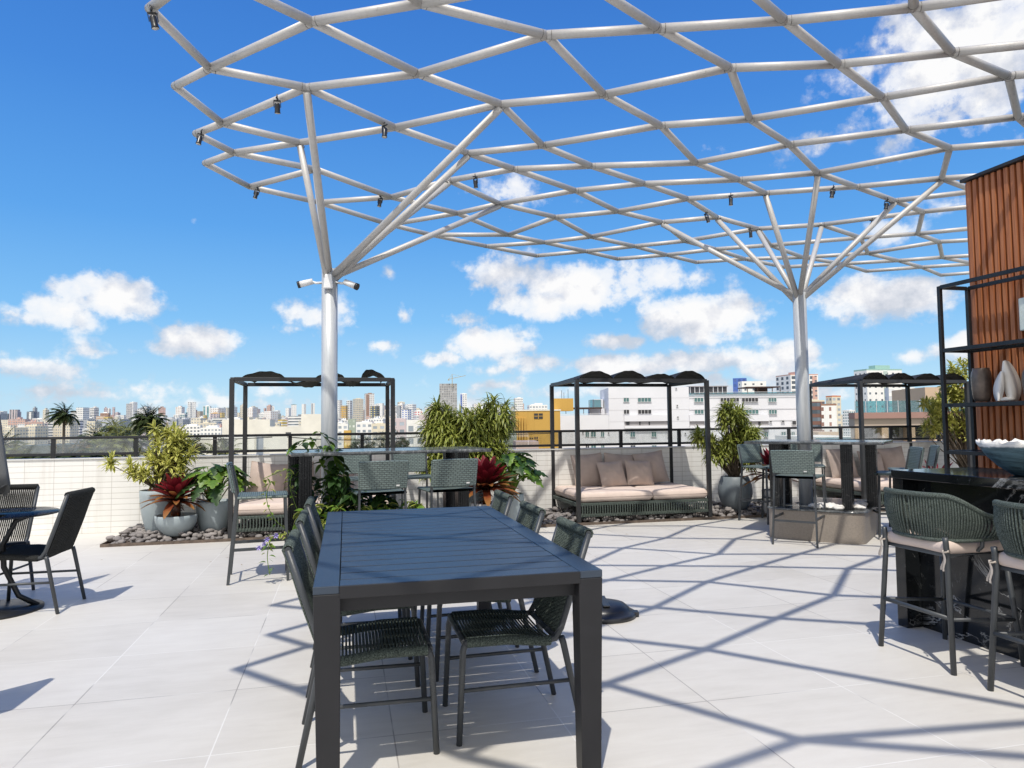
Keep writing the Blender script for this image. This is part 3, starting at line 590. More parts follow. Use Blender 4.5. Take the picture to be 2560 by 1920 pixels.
# ================================================================== BAR HEIGHT TABLES AROUND THE COLUMNS
def rrect(hx,hy,r,n=6):
    pts=[]
    for cx,cy,a0 in ((hx-r,hy-r,0),(-hx+r,hy-r,PI/2),(-hx+r,-hy+r,PI),(hx-r,-hy+r,3*PI/2)):
        for i in range(n+1):
            a=a0+PI/2*i/n; pts.append((cx+r*math.cos(a),cy+r*math.sin(a)))
    return pts
def post_mesh(w,z0,z1):
    m=MB(); n=5; pts=[]
    hw=w/2
    # fluted square post: shallow grooves on every face
    side=[]
    for f in range(4):
        for i in range(n):
            t0=-hw+w*i/n; g=.006
            for (t,d) in ((t0+.003,0),(t0+w/n-.003,0),(t0+w/n-.001,-g),(t0+w/n+.001,-g)):
                if t>hw: continue
                p=(t,-(hw+d)); a=f*PI/2; side.append((p[0]*math.cos(a)-p[1]*math.sin(a),p[0]*math.sin(a)+p[1]*math.cos(a)))
    m.prism(side,z0,z1); return m
def bar_table(center,ang,hx,hy,phx,phy,posts,label,plant_off=(0,0),colpos=None,top_off=(0,0)):
    r=empty('bar_table',center,ang); tag(r,label,'bar table')
    cl=None
    # top slab with a round hole for the column: built as ring of quads around the hole
    inv=Matrix.Rotation(-ang,3,'Z'); cl=inv@(Vector((colpos.x,colpos.y,0))-Vector((center[0],center[1],0)))
    def slab(hx_,hy_,rr,z0,z1,hole,name,mat,bev=0,off=(0,0)):
        out=rrect(hx_,hy_,rr,5); out=[(x+off[0],y+off[1]) for x,y in out]; n=96; m=MB(); cx,cy=cl.x,cl.y
        def ray(a):
            d=(math.cos(a),math.sin(a)); best=None
            for i in range(len(out)):
                p=out[i]; q=out[(i+1)%len(out)]; ex,ey=q[0]-p[0],q[1]-p[1]; den=d[0]*ey-d[1]*ex
                if abs(den)<1e-9: continue
                t=((p[0]-cx)*ey-(p[1]-cy)*ex)/den; s=((p[0]-cx)*d[1]-(p[1]-cy)*d[0])/den
                if t>0 and -1e-6<=s<=1+1e-6 and (best is None or t<best): best=t
            return best
        angs=sorted(set([2*PI*i/n for i in range(n)]+[math.atan2(y-cy,x-cx)%(2*PI) for x,y in out])); ks=len(angs); b=0
        for z in (z0,z1):
            for a in angs: t=ray(a) or .5; m.v.append(Vector((cx+t*math.cos(a),cy+t*math.sin(a),z)))
            for a in angs: m.v.append(Vector((cx+hole*math.cos(a),cy+hole*math.sin(a),z)))
        for i in range(ks):
            j=(i+1)%ks; O0,I0,O1,I1=0,ks,2*ks,3*ks
            m.face((O0+i,O0+j,O1+j,O1+i),None,True); m.face((O1+i,O1+j,I1+j,I1+i)); m.face((I1+i,I1+j,I0+j,I0+i)); m.face((O0+j,O0+i,I0+i,I0+j))
        return m.build(name,mat,r)
    slab(hx,hy,.02,1.112,1.145,.083,'stone_top','slab',off=top_off)
    slab(phx+.012,phy+.012,.16,.342,.362,.13,'planter_coping','slab',off=plant_off)
    pl=[(x+plant_off[0],y+plant_off[1]) for x,y in rrect(phx,phy,.15,8)]
    m=MB().prism(pl,0,.341); m.build('planter_base','planter',r,bevel=.004)
    for (x,y) in posts: post_mesh(.115,.363,1.111).build('marble_post','marble_post',r,(x,y,0))
    return r
def loc_(c,ang,x,y): v=Matrix.Rotation(-ang,3,'Z')@(Vector((x,y,0))-c); return (v.x,v.y)
A1=R(20.5); T1=Vector((-1.26,7.24,0))
bar_table(T1,A1,.965,.41,.93,.56,[loc_(T1,A1,*p) for p in ((-1.97,6.79),(-2.16,7.06),(-.52,7.30),(-.68,7.66))],'stone topped bar table around the left column, behind the slate table',(.0,.08),c1)
A2=R(-34.5); T2=Vector((3.86,8.87,0)); to=loc_(T2,A2,3.70,8.66)
bar_table(T2,A2,.76,.44,.53,.72,[loc_(T2,A2,*p) for p in ((3.84,8.23),(3.19,8.70),(4.27,8.52),(3.42,8.98))],'stone topped bar table around the right column, near the black bar counter',(0,0),c2,to)
# white stones on planters
def white_stones(c,ang,items,label):
    m=MB(); rs=random.Random(4)
    for (x,y) in items:
        r=rs.uniform(.022,.045); k=rs.uniform(0,6)
        m.ico((x,y,.375+r*.4),r,2,lambda q,r=r,k=k: Vector((q.x*r*1.3*(1+.15*math.sin(4*q.y+k)),q.y*r*(1+.2*math.sin(3*q.z+k)),q.z*r*.75*(1+.15*math.sin(5*q.x+k)))))
    o=m.build('white_stones','pebble_white',None,c); o.rotation_euler=(0,0,ang); tag(o,label,'stones',kind='stuff')
rs=random.Random(9)
white_stones(T2,A2,[(rs.uniform(-.05,.30),rs.uniform(-.62,-.42)) for i in range(26)]+[(rs.uniform(.38,.48),rs.uniform(-.5,-.1)) for i in range(16)],'small white decorative stones on the right planter around the marble posts')
# ---------------- woven bar chairs (face +Y)
def make_bar_chair():
    r=empty('bar_chair',(0,0,0)); W=.215; 
    for s in (-1,1):
        x=s*W
        MB().bar((x*1.10,.235,0),(x,.21,.742),.018,.024).build('front_leg','alu_grey',r)
        MB().bar((x*1.10,-.27,0),(x,-.205,.76),.018,.026).bar((x,-.205,.75),(x*1.02,-.262,1.03),.018,.026).build('rear_leg','alu_grey',r)
        MB().bar((x*1.06,.226,.30),(x*1.06,-.245,.30),.014,.026).build('side_rail','alu_grey',r)
    MB().bar((-W*1.07,.226,.31),(W*1.07,.226,.31),.014,.026).bar((-W*1.07,-.248,.27),(W*1.07,-.248,.27),.014,.022).build('footrest','alu_grey',r)
    m=MB(); 
    def seat(u,v): 
        x=(u-.5)*2*(W+.008); y=-.20+.425*v; return (x,y,.768-.012*math.sin(PI*u)*math.sin(PI*v))
    m.grid(seat,8,8,lambda u,v:(u*.45,v*.43)); m.grid(lambda u,v:((.5-u)*2*(W+.008),-.20+.425*v,.742-.012*math.sin(PI*u)*math.sin(PI*v)),8,8,lambda u,v:(u*.45,v*.43))
    pr=[]
    for k in range(9): a=-PI/2+PI*k/8; pr.append((.013*math.cos(a),.013*math.sin(a)))
    m.grid(lambda u,v:((u-.5)*2*(W+.008),.225+pr[int(round(v*8))][0],.755+pr[int(round(v*8))][1]),4,8,lambda u,v:(u*.45,v*.045))
    m.grid(lambda u,v:(-(W+.008)-pr[int(round(v*8))][0],-.2+.425*u,.755+pr[int(round(v*8))][1]),4,8,lambda u,v:(u*.45,v*.045))
    m.grid(lambda u,v:((W+.008)+pr[int(round(v*8))][0],.225-.425*u,.755+pr[int(round(v*8))][1]),4,8,lambda u,v:(u*.45,v*.045))
    m.build('woven_seat','weave',r)
    b=MB(); ww=W+.014
    def bk(off):
        def f(u,v):
            x=(u-.5)*2*ww*(1-.035*(1-v)); z=.805+.245*v; y=-.217-.052*(z-.76)/.27+off-.022*math.cos((u-.5)*PI)
            return (x,y,z+.006*math.sin(PI*u)*v)
        return f
    b.grid(bk(.012),14,8,lambda u,v:(u*.46,v*.245)); b.grid(lambda u,v:bk(-.012)(1-u,v),14,8,lambda u,v:(u*.46,v*.245))
    fr,bkk=bk(.012),bk(-.012)
    def lerp(p,q,t): return tuple(p[i]+(q[i]-p[i])*t for i in range(3))
    b.grid(lambda u,v:(lambda p:(p[0],p[1],p[2]+.009*math.sin(PI*v)))(lerp(fr(u,1),bkk(u,1),v)),14,4,lambda u,v:(u*.46,v*.03))
    b.grid(lambda u,v:(lambda p:(p[0],p[1],p[2]-.009*math.sin(PI*v)))(lerp(bkk(u,0),fr(u,0),v)),14,4,lambda u,v:(u*.46,v*.03))
    b.grid(lambda u,v:(lambda p:(p[0]-.008*math.sin(PI*v),p[1],p[2]))(lerp(bkk(0,u),fr(0,u),v)),8,4,lambda u,v:(u*.245,v*.03))
    b.grid(lambda u,v:(lambda p:(p[0]+.008*math.sin(PI*v),p[1],p[2]))(lerp(fr(1,u),bkk(1,u),v)),8,4,lambda u,v:(u*.245,v*.03))
    bo=b.build('woven_backrest','weave',r)
    MB().box((W*.62,-.262,.828),(.032,.003,.014)).build('metal_tag','pot_white',bo); return r
bc=make_bar_chair()
BCH=[(-2.34,6.66,19,'woven grey bar chair seen side on at the left end of the left bar table'),
(-1.30,6.88,113,'woven grey bar chair with its back to us, left of two behind the slate table'),
(-.66,7.10,113,'woven grey bar chair with its back to us, right of two behind the slate table'),
(-1.86,8.55,-66,'woven bar chair on the far left of the left bar table beyond the vines'),
(-1.20,8.76,-66,'woven bar chair on the far side of the left bar table between two nearer backs'),
(3.27,8.20,55,'woven grey bar chair standing in front of the right bar table\'s planter'),
(3.50,9.95,-60,'woven bar chair on the far left side of the right bar table'),
(4.12,10.05,-110,'woven bar chair on the far side of the right bar table behind the column'),
(4.52,8.52,168,'woven bar chair at the right end of the right bar table beside the black bar'),
(5.02,9.02,160,'woven bar chair at the far right, its narrow back against the white parapet')]
for i,(x,y,f,l) in enumerate(BCH):
    o=bc if i==0 else copy_tree(bc); place(o,x,y,f,l,'bar chair','woven bar chairs around the two bar tables')
# ================================================================== DAYBEDS
def rbox(m,x0,x1,y0,y1,z0,z1,n=10,e=5.,wob=0,seed=0):
    # pillowy rounded box as a superellipsoid-like closed surface
    rs=random.Random(seed); ph=[rs.uniform(0,6) for _ in range(4)]
    cx,cy,cz=(x0+x1)/2,(y0+y1)/2,(z0+z1)/2; hx,hy,hz=(x1-x0)/2,(y1-y0)/2,(z1-z0)/2; rr=min(hz*.85,.05)
    def prof(t):  # edge falloff: 1 inside, rounded to 0 at border
        d=(1-abs(t))
        return d
    N_=n*2
    def coord(i):
        t=-1+2*i/N_; return math.copysign(1-(1-abs(t))**1.7,t)
    def top(sg):
        b=len(m.v)
        for j in range(N_+1):
            for i in range(N_+1):
                u,v=coord(i),coord(j); dx=(1-abs(u))*hx; dy=(1-abs(v))*hy
                fx=1-max(0,1-dx/rr)**2; fy=1-max(0,1-dy/rr)**2; k=math.sqrt(max(0,fx*fy))
                ex=-(1-math.sqrt(max(0,fy)))*0; 
                z=cz+sg*hz*(.12+.88*k)+wob*sg*math.sin(u*5+ph[0])*math.sin(v*6+ph[1])*k
                m.v.append(Vector((cx+u*hx*(1-.004*(1-k)),cy+v*hy,z)))
        for j in range(N_):
            for i in range(N_):
                q=(b+j*(N_+1)+i,b+j*(N_+1)+i+1,b+(j+1)*(N_+1)+i+1,b+(j+1)*(N_+1)+i)
                m.face(q if sg>0 else q[::-1],[(0,0)]*4,True)
        return b
    a=top(1); b=top(-1); w=N_+1
    ring=[i for i in range(N_)]+[w*j+N_ for j in range(N_)]+[w*N_+N_-i for i in range(N_)]+[w*(N_-j) for j in range(N_)]
    for i in range(len(ring)):
        j=(i+1)%len(ring); m.face((b+ring[i],b+ring[j],a+ring[j],a+ring[i]),[(0,0)]*4,True)
def daybed(u,label,style):
    r=empty('daybed',G(u,9.32,.03),TH); tag(r,label,'daybed','canopied daybeds along the parapet')
    W,D,Z=1.96,1.22,1.95; s=.055
    for x,y in ((0,0),(W,0),(0,D),(W,D)):
        MB().box((x,y,Z/2-.02),(s,s,Z+.04)).build('post','alu',r,bevel=.003)
    MB().box((W/2,0,Z-.005),(W-s,s*.9,.05)).box((W/2,D,Z-.005),(W-s,s*.9,.05)).box((0,D/2,Z-.005),(s*.9,D-s,.05)).box((W,D/2,Z-.005),(s*.9,D-s,.05)).build('top_frame','alu',r,bevel=.003)
    MB().box((W/2,.0,.245),(W-s,.03,.035)).box((W/2,0,.095),(W-s,.03,.04)).box((W/2,D,.2),(W-s,.03,.12)).box((0.0,D/2,.235),(.03,D-s,.05)).box((W,D/2,.235),(.03,D-s,.05)).box((W/2,D/2,.235),(W-.1,D-.1,.02)).build('base_frame','rope',r,bevel=.003)
    m=MB(); n=52
    for i in range(n):
        x=.05+(W-.1)*i/(n-1); m.tube([(x,-.017,.245),(x,-.02,.17),(x,-.017,.095)],.0095,6,cap=False)
    m.build('rope_skirt','rope',r)
    split=W*(.5 if style!=0 else .5)
    for k,(a,b_) in enumerate(((.015,split+.12),(split+.125,W-.015)) if style!=0 else ((.015,split),(split+.005,W-.015))):
        m=MB(); rbox(m,a,b_,.01 if style!=0 else .01,D-.02,.262,.405,14,wob=.003,seed=k+style*5); mo=m.build('mattress','cushion',r)
        pm_=MB(); xa,xb,ya,yb=a,b_,.01,D-.02
        pm_.tube([(xa,ya,.333),(xb,ya,.333),(xb,yb,.333),(xa,yb,.333)],.0055,6,closed=True); pm_.build('piping','pillow',mo)
    # canopy cloth: barrel strips
    rs=random.Random(20+style)
    strips=[(.03,.53,.12),(.53,1.02,.13),(1.02,1.46,.08),(1.46,1.93,.135)] if style==1 else ([(.03,.50,.13),(.50,.98,.12),(.98,1.45,.115),(1.45,1.93,.12)] if style==2 else [(.12,.62,.085),(.62,1.0,-.075),(1.0,1.35,.07),(1.35,1.56,-.06),(1.56,1.86,.12)])
    for (x0,x1,h) in strips:
        m=MB()
        def f(uu,vv,x0=x0,x1=x1,h=h,dz=0):
            a=PI*uu; y=-.02+(D+.03)*vv; k=(1-.65*vv) if style else (1-.3*math.sin(vv*PI)*.5)
            sx=x0+(x1-x0)*uu; skew=(.05*math.sin(vv*3+x0*7))*(1 if style==0 else .3)
            z=Z+.022+dz+.86*h*k*(math.sin(a)**.75 if h>0 else math.sin(a))+.004*math.sin(uu*23+vv*9)
            return (sx+skew*math.sin(a),y,z)
        m.grid(f,20,10,sm=True); m.grid(lambda a,b,f=f:f(1-a,b,dz=-.005),20,10,sm=True)
        m.build('canopy_cloth','canopy_fabric',r)
    if style:
        MB().tube([(x,0.2,Z+.03) for x in (.05,W-.05)],.008,6).tube([(x,D*.6,Z+.03) for x in (.05,W-.05)],.008,6).build('cloth_rod','alu',r)
    return r
daybed(-1.36,'left daybed behind the left bar table under loose wavy black cloth strips',0)
daybed(3.10,'middle daybed seen whole in the centre under arched black cloth',1)
daybed(7.62,'right daybed with arched black canopy behind the right bar table',2)
def pillow(w,h,t,mat,loc,rz,lean,roll,label,group,seed):
    rs=random.Random(seed); n=18; m=MB(); p=[rs.uniform(0,6.28) for _ in range(6)]
    def f(sg):
        def g(u,v):
            a,b=2*u-1,2*v-1
            pin=1-.075*(1-abs(a)**3)*0
            k=(1-a*a)**.62*(1-b*b)**.62 if abs(a)<1 and abs(b)<1 else 0
            x=a*w/2*(1-.06*(1-b*b)); z=b*h/2*(1-.06*(1-a*a))
            wr=.006*math.sin(9*a+p[0]+3*b)*math.sin(5*b+p[1])+.005*math.sin(14*b*a+p[2])
            return (x,sg*(t/2*k+wr*k*.9*(1 if sg<0 else .5)),z)
        return g
    f1,f2=f(-1),f(1)
    m.grid(f1,n,n); m.grid(lambda u,v:f2(1-u,v),n,n)
    o=m.build('pillow',mat,None,loc); o.rotation_mode='XYZ'
    ed=[f1(i/n,0) for i in range(n)]+[f1(1,i/n) for i in range(n)]+[f1(1-i/n,1) for i in range(n)]+[f1(0,1-i/n) for i in range(n)]
    MB().tube(ed,.0045,5,closed=True).build('seam',mat,o)
    o.matrix_world=Matrix.Translation(loc)@Matrix.Rotation(rz,4,'Z')@Matrix.Rotation(-lean,4,'X')@Matrix.Rotation(roll,4,'Y')
    tag(o,label,'pillow',group); return o
def dl(u,x,y,z): return G(u+x,9.32+y,z+.03)
gm='throw pillows on the middle daybed'; 
pillow(.50,.50,.17,'pillow',dl(3.10,.50,1.00,.64),TH,R(16),R(-4),'large taupe pillow at the left end of the middle daybed',gm,1)
pillow(.50,.50,.17,'pillow',dl(3.10,1.02,1.04,.63),TH,R(14),R(5),'large taupe back pillow in the middle of the middle daybed, mostly hidden',gm,2)
pillow(.50,.50,.17,'pillow',dl(3.10,1.52,1.00,.65),TH,R(16),R(-7),'large taupe pillow at the right end of the middle daybed',gm,3)
pillow(.42,.40,.15,'pillow',dl(3.10,.80,.80,.59),TH+R(4),R(24),R(-3),'smaller taupe pillow in front on the middle daybed, left of two',gm,4)
pillow(.42,.40,.15,'pillow',dl(3.10,1.24,.80,.595),TH-R(2),R(24),R(2),'smaller taupe pillow in front on the middle daybed, right of two',gm,5)
gl_='throw pillows on the left daybed'
pillow(.48,.48,.17,'pillow',dl(-1.36,.33,.90,.63),TH+R(6),R(18),R(9),'pinkish taupe pillow with a raised corner at the left of the left daybed',gl_,6)
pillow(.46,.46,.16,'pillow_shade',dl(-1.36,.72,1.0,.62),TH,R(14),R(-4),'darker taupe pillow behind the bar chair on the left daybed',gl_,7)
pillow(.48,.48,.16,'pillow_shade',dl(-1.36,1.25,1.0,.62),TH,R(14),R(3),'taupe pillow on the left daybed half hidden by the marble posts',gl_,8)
gr_='throw pillows on the right daybed'
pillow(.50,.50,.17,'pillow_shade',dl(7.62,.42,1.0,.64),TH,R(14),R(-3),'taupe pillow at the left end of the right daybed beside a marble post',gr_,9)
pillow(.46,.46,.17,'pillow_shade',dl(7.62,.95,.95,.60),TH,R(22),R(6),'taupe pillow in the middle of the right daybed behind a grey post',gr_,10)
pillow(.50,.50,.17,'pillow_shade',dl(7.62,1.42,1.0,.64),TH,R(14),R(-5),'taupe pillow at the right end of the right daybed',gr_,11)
# ================================================================== BAR COUNTER
AB=R(14.5); B0=Vector((2.60,4.90,0))
bar=empty('bar_counter',B0,AB); tag(bar,'polished black veined marble bar counter at the right edge','bar counter')
def bl(x,y,z=0): return B0+Matrix.Rotation(AB,3,'Z')@Vector((x,y,z))
MB().box((.36,-1.6,1.022),(.72,3.24,.056)).build('counter_top','marble',bar,bevel=.004)
MB().box((.36,-.024,.497),(.70,.085,.993)).build('end_panel','marble',bar,bevel=.003)
MB().box((.40,-1.63,.497),(.54,3.12,.993)).build('front_panel','marble',bar,bevel=.002)
# ---------------- counter stools (face +Y)
def make_stool():
    r=empty('counter_stool',(0,0,0))
    def rail(a,b_,rad,name): MB().tube([a,b_],rad,9).build(name,'alu_grey',r)
    for s in (-1,1):
        MB().tube([(s*.265,.24,0),(s*.215,.195,.645)],.0145,10).build('front_leg','alu_grey',r)
        MB().tube([(s*.265,-.245,0),(s*.225,-.215,.62),(s*.225,-.22,.70),(s*.225,-.225,.735)],.0155,10).build('rear_leg','alu_grey',r)
        MB().tube([(s*.2,.0,.655),(s*.235,-.01,.655),(s*.262,-.01,.68),(s*.265,-.01,.735)],.011,8).build('arm_bracket','alu_grey',r)
        rail((s*.245,.222,.255),(s*.247,-.23,.29),.0105,'side_rail')
    rail((-.247,.222,.26),(.247,.222,.26),.0105,'footrest'); rail((-.245,-.232,.295),(.245,-.232,.295),.0125,'back_rail')
    MB().tube([(-.215,.2,.632),(.215,.2,.632),(.222,-.2,.632),(-.222,-.2,.632)],.012,8,closed=True).build('seat_frame','alu_grey',r)
    m=MB(); rbox(m,-.235,.235,-.215,.235,.636,.712,12,wob=.003,seed=3); m.build('cushion','cushion',r)
    for s in (-1,1):
        t=MB(); x,y=s*.232,-.232
        t.tube([(x-.018,y,.66),(x,y-.018,.655),(x+.018,y,.66),(x,y+.018,.665)],.006,6,closed=True)
        for q in (-1,1): t.grid(lambda a,b,q=q,x=x,y=y:(x+q*.02*b+(a-.5)*.012+.01*math.sin(b*5),y-.018-.012*b*q,.655-.10*b),2,6)
        t.build('tie_ribbon','tie',r)
    def prof(ph,t):
        # t 0 bottom .. 1 top
        cx=math.copysign(abs(math.sin(ph))**.78,math.sin(ph)); cy=-math.copysign(abs(math.cos(ph))**.78,math.cos(ph))
        arm=max(0,(abs(ph)-R(38))/R(77)); arm=arm*arm*(3-2*arm) if arm<1 else 1
        zt=.965-.155*arm; zb=.712+.01*arm
        k=.885+.115*math.sin(t*PI/2); bulge=.012*math.sin(t*PI)
        return Vector((cx*(.298*k+bulge),cy*(.285*k+bulge)+.02,zb+(zt-zb)*t))
    m=MB(); nst=74; PH=R(115)
    for i in range(nst):
        ph=-PH+2*PH*i/(nst-1)
        pts=[prof(ph+.03*math.sin(t*3),t) for t in (0,.15,.35,.6,.82,1)]
        m.tube(pts,.0062,5,cap=False)
        ph2=ph+PH/(nst-1); nrm=Vector((math.sin(ph2),-math.cos(ph2),0))
        if i<nst-1: m.tube([prof(ph2-.03*math.sin(t*3),t)-nrm*.013 for t in (0,.3,.65,1)],.0058,5,cap=False)
    m.build('rope_back','rope',r)
    arc=[-PH+2*PH*i/40 for i in range(41)]
    MB().tube([prof(a,1) for a in arc],.0155,8).tube([prof(a,0) for a in arc],.013,8).tube([prof(PH,t/6) for t in range(7)],.012,8).tube([prof(-PH,t/6) for t in range(7)],.012,8).build('back_frame','rope',r)
    return r
st=make_stool(); fdeg=14.5
place(st,2.565,4.285,fdeg,'rope backed counter stool with beige cushion, fully seen at the black bar','stool','rope backed stools in a row at the black bar')
o=copy_tree(st); place(o,2.745,3.545,fdeg,'nearer rope backed counter stool cut off by the right edge of the picture')
# ================================================================== SHELF, WOOD WALL, ORNAMENTS
S0=Vector((3.58,5.90,0)); AS=R(13.5)
def sl(x,y,z=0): return S0+Matrix.Rotation(AS,3,'Z')@Vector((x,y,z))
shf=empty('metal_shelf',S0,AS); tag(shf,'open black metal shelf unit in front of the wooden slat wall','shelf')
SL=2.3
for x in (0,.285):
    for y in (0,-SL): MB().box((x,y,1.25),(.03,.03,2.5)).build('post','alu_black',shf,bevel=.002)
for z in (1.12,1.506,1.96,2.49):
    m=MB()
    for x in (0,.285): m.box((x,-SL/2,z),(.024,SL-.032,.03))
    for y in (0,-SL): m.box((.1425,y,z),(.253,.024,.03))
    m.build('shelf_frame','alu_black',shf)
    if z<2: MB().box((.1425,-SL/2,z+.004),(.259,SL-.03,.008)).build('shelf_board','alu_black' if z!=1.96 else 'glass_table',shf)
W0=Vector((3.93,6.03,0)); 
def wl(x,y,z=0): return W0+Matrix.Rotation(AS,3,'Z')@Vector((x,y,z))
wd=empty('slatted_kiosk',W0,AS); tag(wd,'tall kiosk clad in orange brown vertical wooden slats at the right edge','kiosk')
WH=3.42
MB().box((1.5,-2.0,WH/2),(2.96,3.96,WH)).build('core_wall','cap_roof',wd)
m=MB(); rs=random.Random(6)
y=-.02
while y>-3.95:
    w=.034+rs.uniform(-.003,.003); d=.030
    m.box((-.004+rs.uniform(-.001,.001),y-w/2,WH/2),(d,w,WH-.01)); y-=.058
x=.0
while x<2.9:
    m.box((x+.02,.0,WH/2),(.034,.03,WH-.01)); x+=.058
m.build('slat_cladding','wood',wd)
MB().box((.012,-2.0,WH/2),(.004,3.96,WH-.02)).build('backing_board','wood',wd)
MB().box((1.47,-2.0,WH+.014),(3.04,4.04,.027)).build('roof_edge','cap_roof',wd,bevel=.003)
o=MB().box((0,0,0),(.02,.34,.26)).build('wall_lamp','light_panel',None,wl(-.045,-.64,2.205),bevel=.03); o.rotation_euler=(0,0,AS); tag(o,'white rounded square plate mounted on the wooden slat wall','wall plate')
v=MB().lathe([(.0,0),(.052,0),(.062,.03),(.070,.10),(.073,.19),(.068,.235),(.060,.252),(.060,.268),(.054,.268),(.054,.25),(.05,.1),(0,.08)],32).build('vase','ceramic_dark',None,sl(.15,-.22,1.53)); tag(v,'dark bronze cylindrical vase at the left end of the shelf','vase')
v=MB().lathe([(.0,0),(.05,0),(.062,.04),(.072,.14),(.066,.2),(.05,.235),(.05,.25),(.044,.25),(.044,.1),(0,.08)],32).build('vase','ceramic_dark',None,sl(.15,-.66,1.53)); tag(v,'second dark vase cut off at the right edge, beside the white sculpture','vase')
m=MB()
def shell(cx,cz,w,h,lean,tw,yy):
    def f(u,v,t=0):
        a=(u-.5)*2; ww=w*(math.sin(PI*(v*.86+.07))**.62)*(1-.25*v)
        x=cx+a*ww/2+lean*v*v; z=cz+h*v-.02*a*a*h; y=yy+.055*(a*a)*(1-v*.5)-.03+t+tw*a*.03
        return (x,y,z)
    m.grid(lambda u,v:f(u,v),16,20); m.grid(lambda u,v:f(1-u,v,.007),16,20)
shell(.045,0,.125,.31,-.035,1,.01); shell(-.05,0,.085,.225,.03,-1,-.03)
m.lathe([(0,0),(.06,0),(.055,.02),(0,.03)],20)
o=m.build('sculpture','ceramic_white',None,sl(.14,-.44,1.53)); o.rotation_euler=(0,0,R(-40)); tag(o,'white folded shell shaped ceramic sculpture on the black shelf','sculpture')
m=MB(); nb=96
prf=[(.0,.0),(.085,.0),(.10,.006),(.165,.05),(.225,.11),(.262,.165),(.278,.205),(.268,.206),(.25,.165),(.21,.11),(.15,.055),(.0,.022)]
def fb(q,i,a):
    if i in (6,7): q.z+=.007*math.sin(a*17)+.006*math.sin(a*31+1)+.004*math.sin(a*53)
    k=1+.012*math.sin(a*5+i); return Vector((q.x*k,q.y*k,q.z))
m.lathe(prf,nb,fn=fb); o=m.build('bowl','bowl',None,bl(.34,-.72,1.0505)); tag(o,'large blue grey ceramic bowl with ragged white rim on the black bar','bowl')
# ---------------- parasol base lid on the floor behind the table
m=MB().lathe([(.0,0),(.225,0),(.23,.010),(.23,.026),(.215,.034),(.195,.038),(.18,.06),(.15,.085),(.10,.098),(.04,.102),(.0,.102)],40)
o=m.build('umbrella_base','black_plastic',None,(.65,5.24,.001)); tag(o,'round black plastic umbrella base on the floor right of the slate table','umbrella base')
MB().box((.215,-.03,.020),(.055,.07,.034)).build('foot_tab','black_plastic',o,bevel=.006); 
for k in range(6):
    a=k*PI/3+.2; 
MB().box((0,0,.100),(.05,.3,.012)).build('ridge','black_plastic',o,bevel=.005)
# ================================================================== PLANTS
def sph(rs):
    while True:
        q=Vector((rs.uniform(-1,1),rs.uniform(-1,1),rs.uniform(-1,1)))
        if .05<q.length<1: return q.normalized()
def rosette(m,p,axis,n,ln,w,rs,droop=.8,shape=0,a0=18,a1=100):
    axis=axis.normalized(); t=axis.cross(Vector((.3,.5,.8))).normalized(); b_=axis.cross(t)
    for i in range(n):
        a=i*2.399+rs.uniform(-.3,.3); k=i/n; th=R(a0+(a1-a0)*(1-k)+rs.uniform(-8,8))
        d=axis*math.cos(th)+(t*math.cos(a)+b_*math.sin(a))*math.sin(th)
        base=p-axis*(1-k)*.05
        m.leaf(base,d,ln*rs.uniform(.75,1.1),w*rs.uniform(.85,1.15),droop*rs.uniform(.6,1.2),4,.3,shape)
def pot_round(h,r0,r1,bulge,mat,parent):
    prof=[(0,0),(r0*.92,0),(r0,.012)]
    for i in range(1,9):
        t=i/8; prof.append((r0+(r1-r0)*t+bulge*math.sin(PI*t),.012+(h-.012)*t))
    prof+=[(r1-.006,h+.006),(r1-.022,h),(r1-.026,h-.05),(0,h-.055)]
    MB().lathe(prof,40).build('pot',mat,parent)
    MB().lathe([(0,h-.045),(r1-.03,h-.052)],24).build('soil','soil',parent)
def bush(loc,label,pot,blobs,nros,ln,w,nleaf,mat,seed,droop=.8,cat='potted plant',stems=True,base_z=None,shape=0):
    """blobs: (dx,dy,z,rx,ry,rz) ellipsoids the leaf tufts sit on"""
    rs=random.Random(seed); r=empty('potted_plant',loc); tag(r,label,cat)
    h,r0,r1,bu,pm=pot; pot_round(h,r0,r1,bu,pm,r)
    m=MB(); sm=MB(); tot=sum(b[3]*b[5] for b in blobs)
    for (dx,dy,z,rx,ry,rz) in blobs:
        k=max(3,int(nros*rx*rz/tot))
        for i in range(k):
            q=sph(rs); rad=rs.uniform(.45,1)**.5
            p=Vector((dx+q.x*rx*rad,dy+q.y*ry*rad,z+q.z*rz*rad))
            ax=Vector((q.x*.8+rs.uniform(-.3,.3),q.y*.8+rs.uniform(-.3,.3),q.z*.35+.75))
            rosette(m,p,ax,nleaf,ln,w,rs,droop,shape)
            if stems and rs.random()<.5:
                b0=Vector((rs.uniform(-.05,.05),rs.uniform(-.05,.05),h-.05)); mid=b0.lerp(p,.55)+Vector((rs.uniform(-.05,.05),rs.uniform(-.05,.05),.02)); sm.tube([b0,mid,p-ax.normalized()*.02],[.011,.008,.005],5)
    m.build('foliage',mat,r)
    if stems: sm.build('stems','stem',r)
    return r
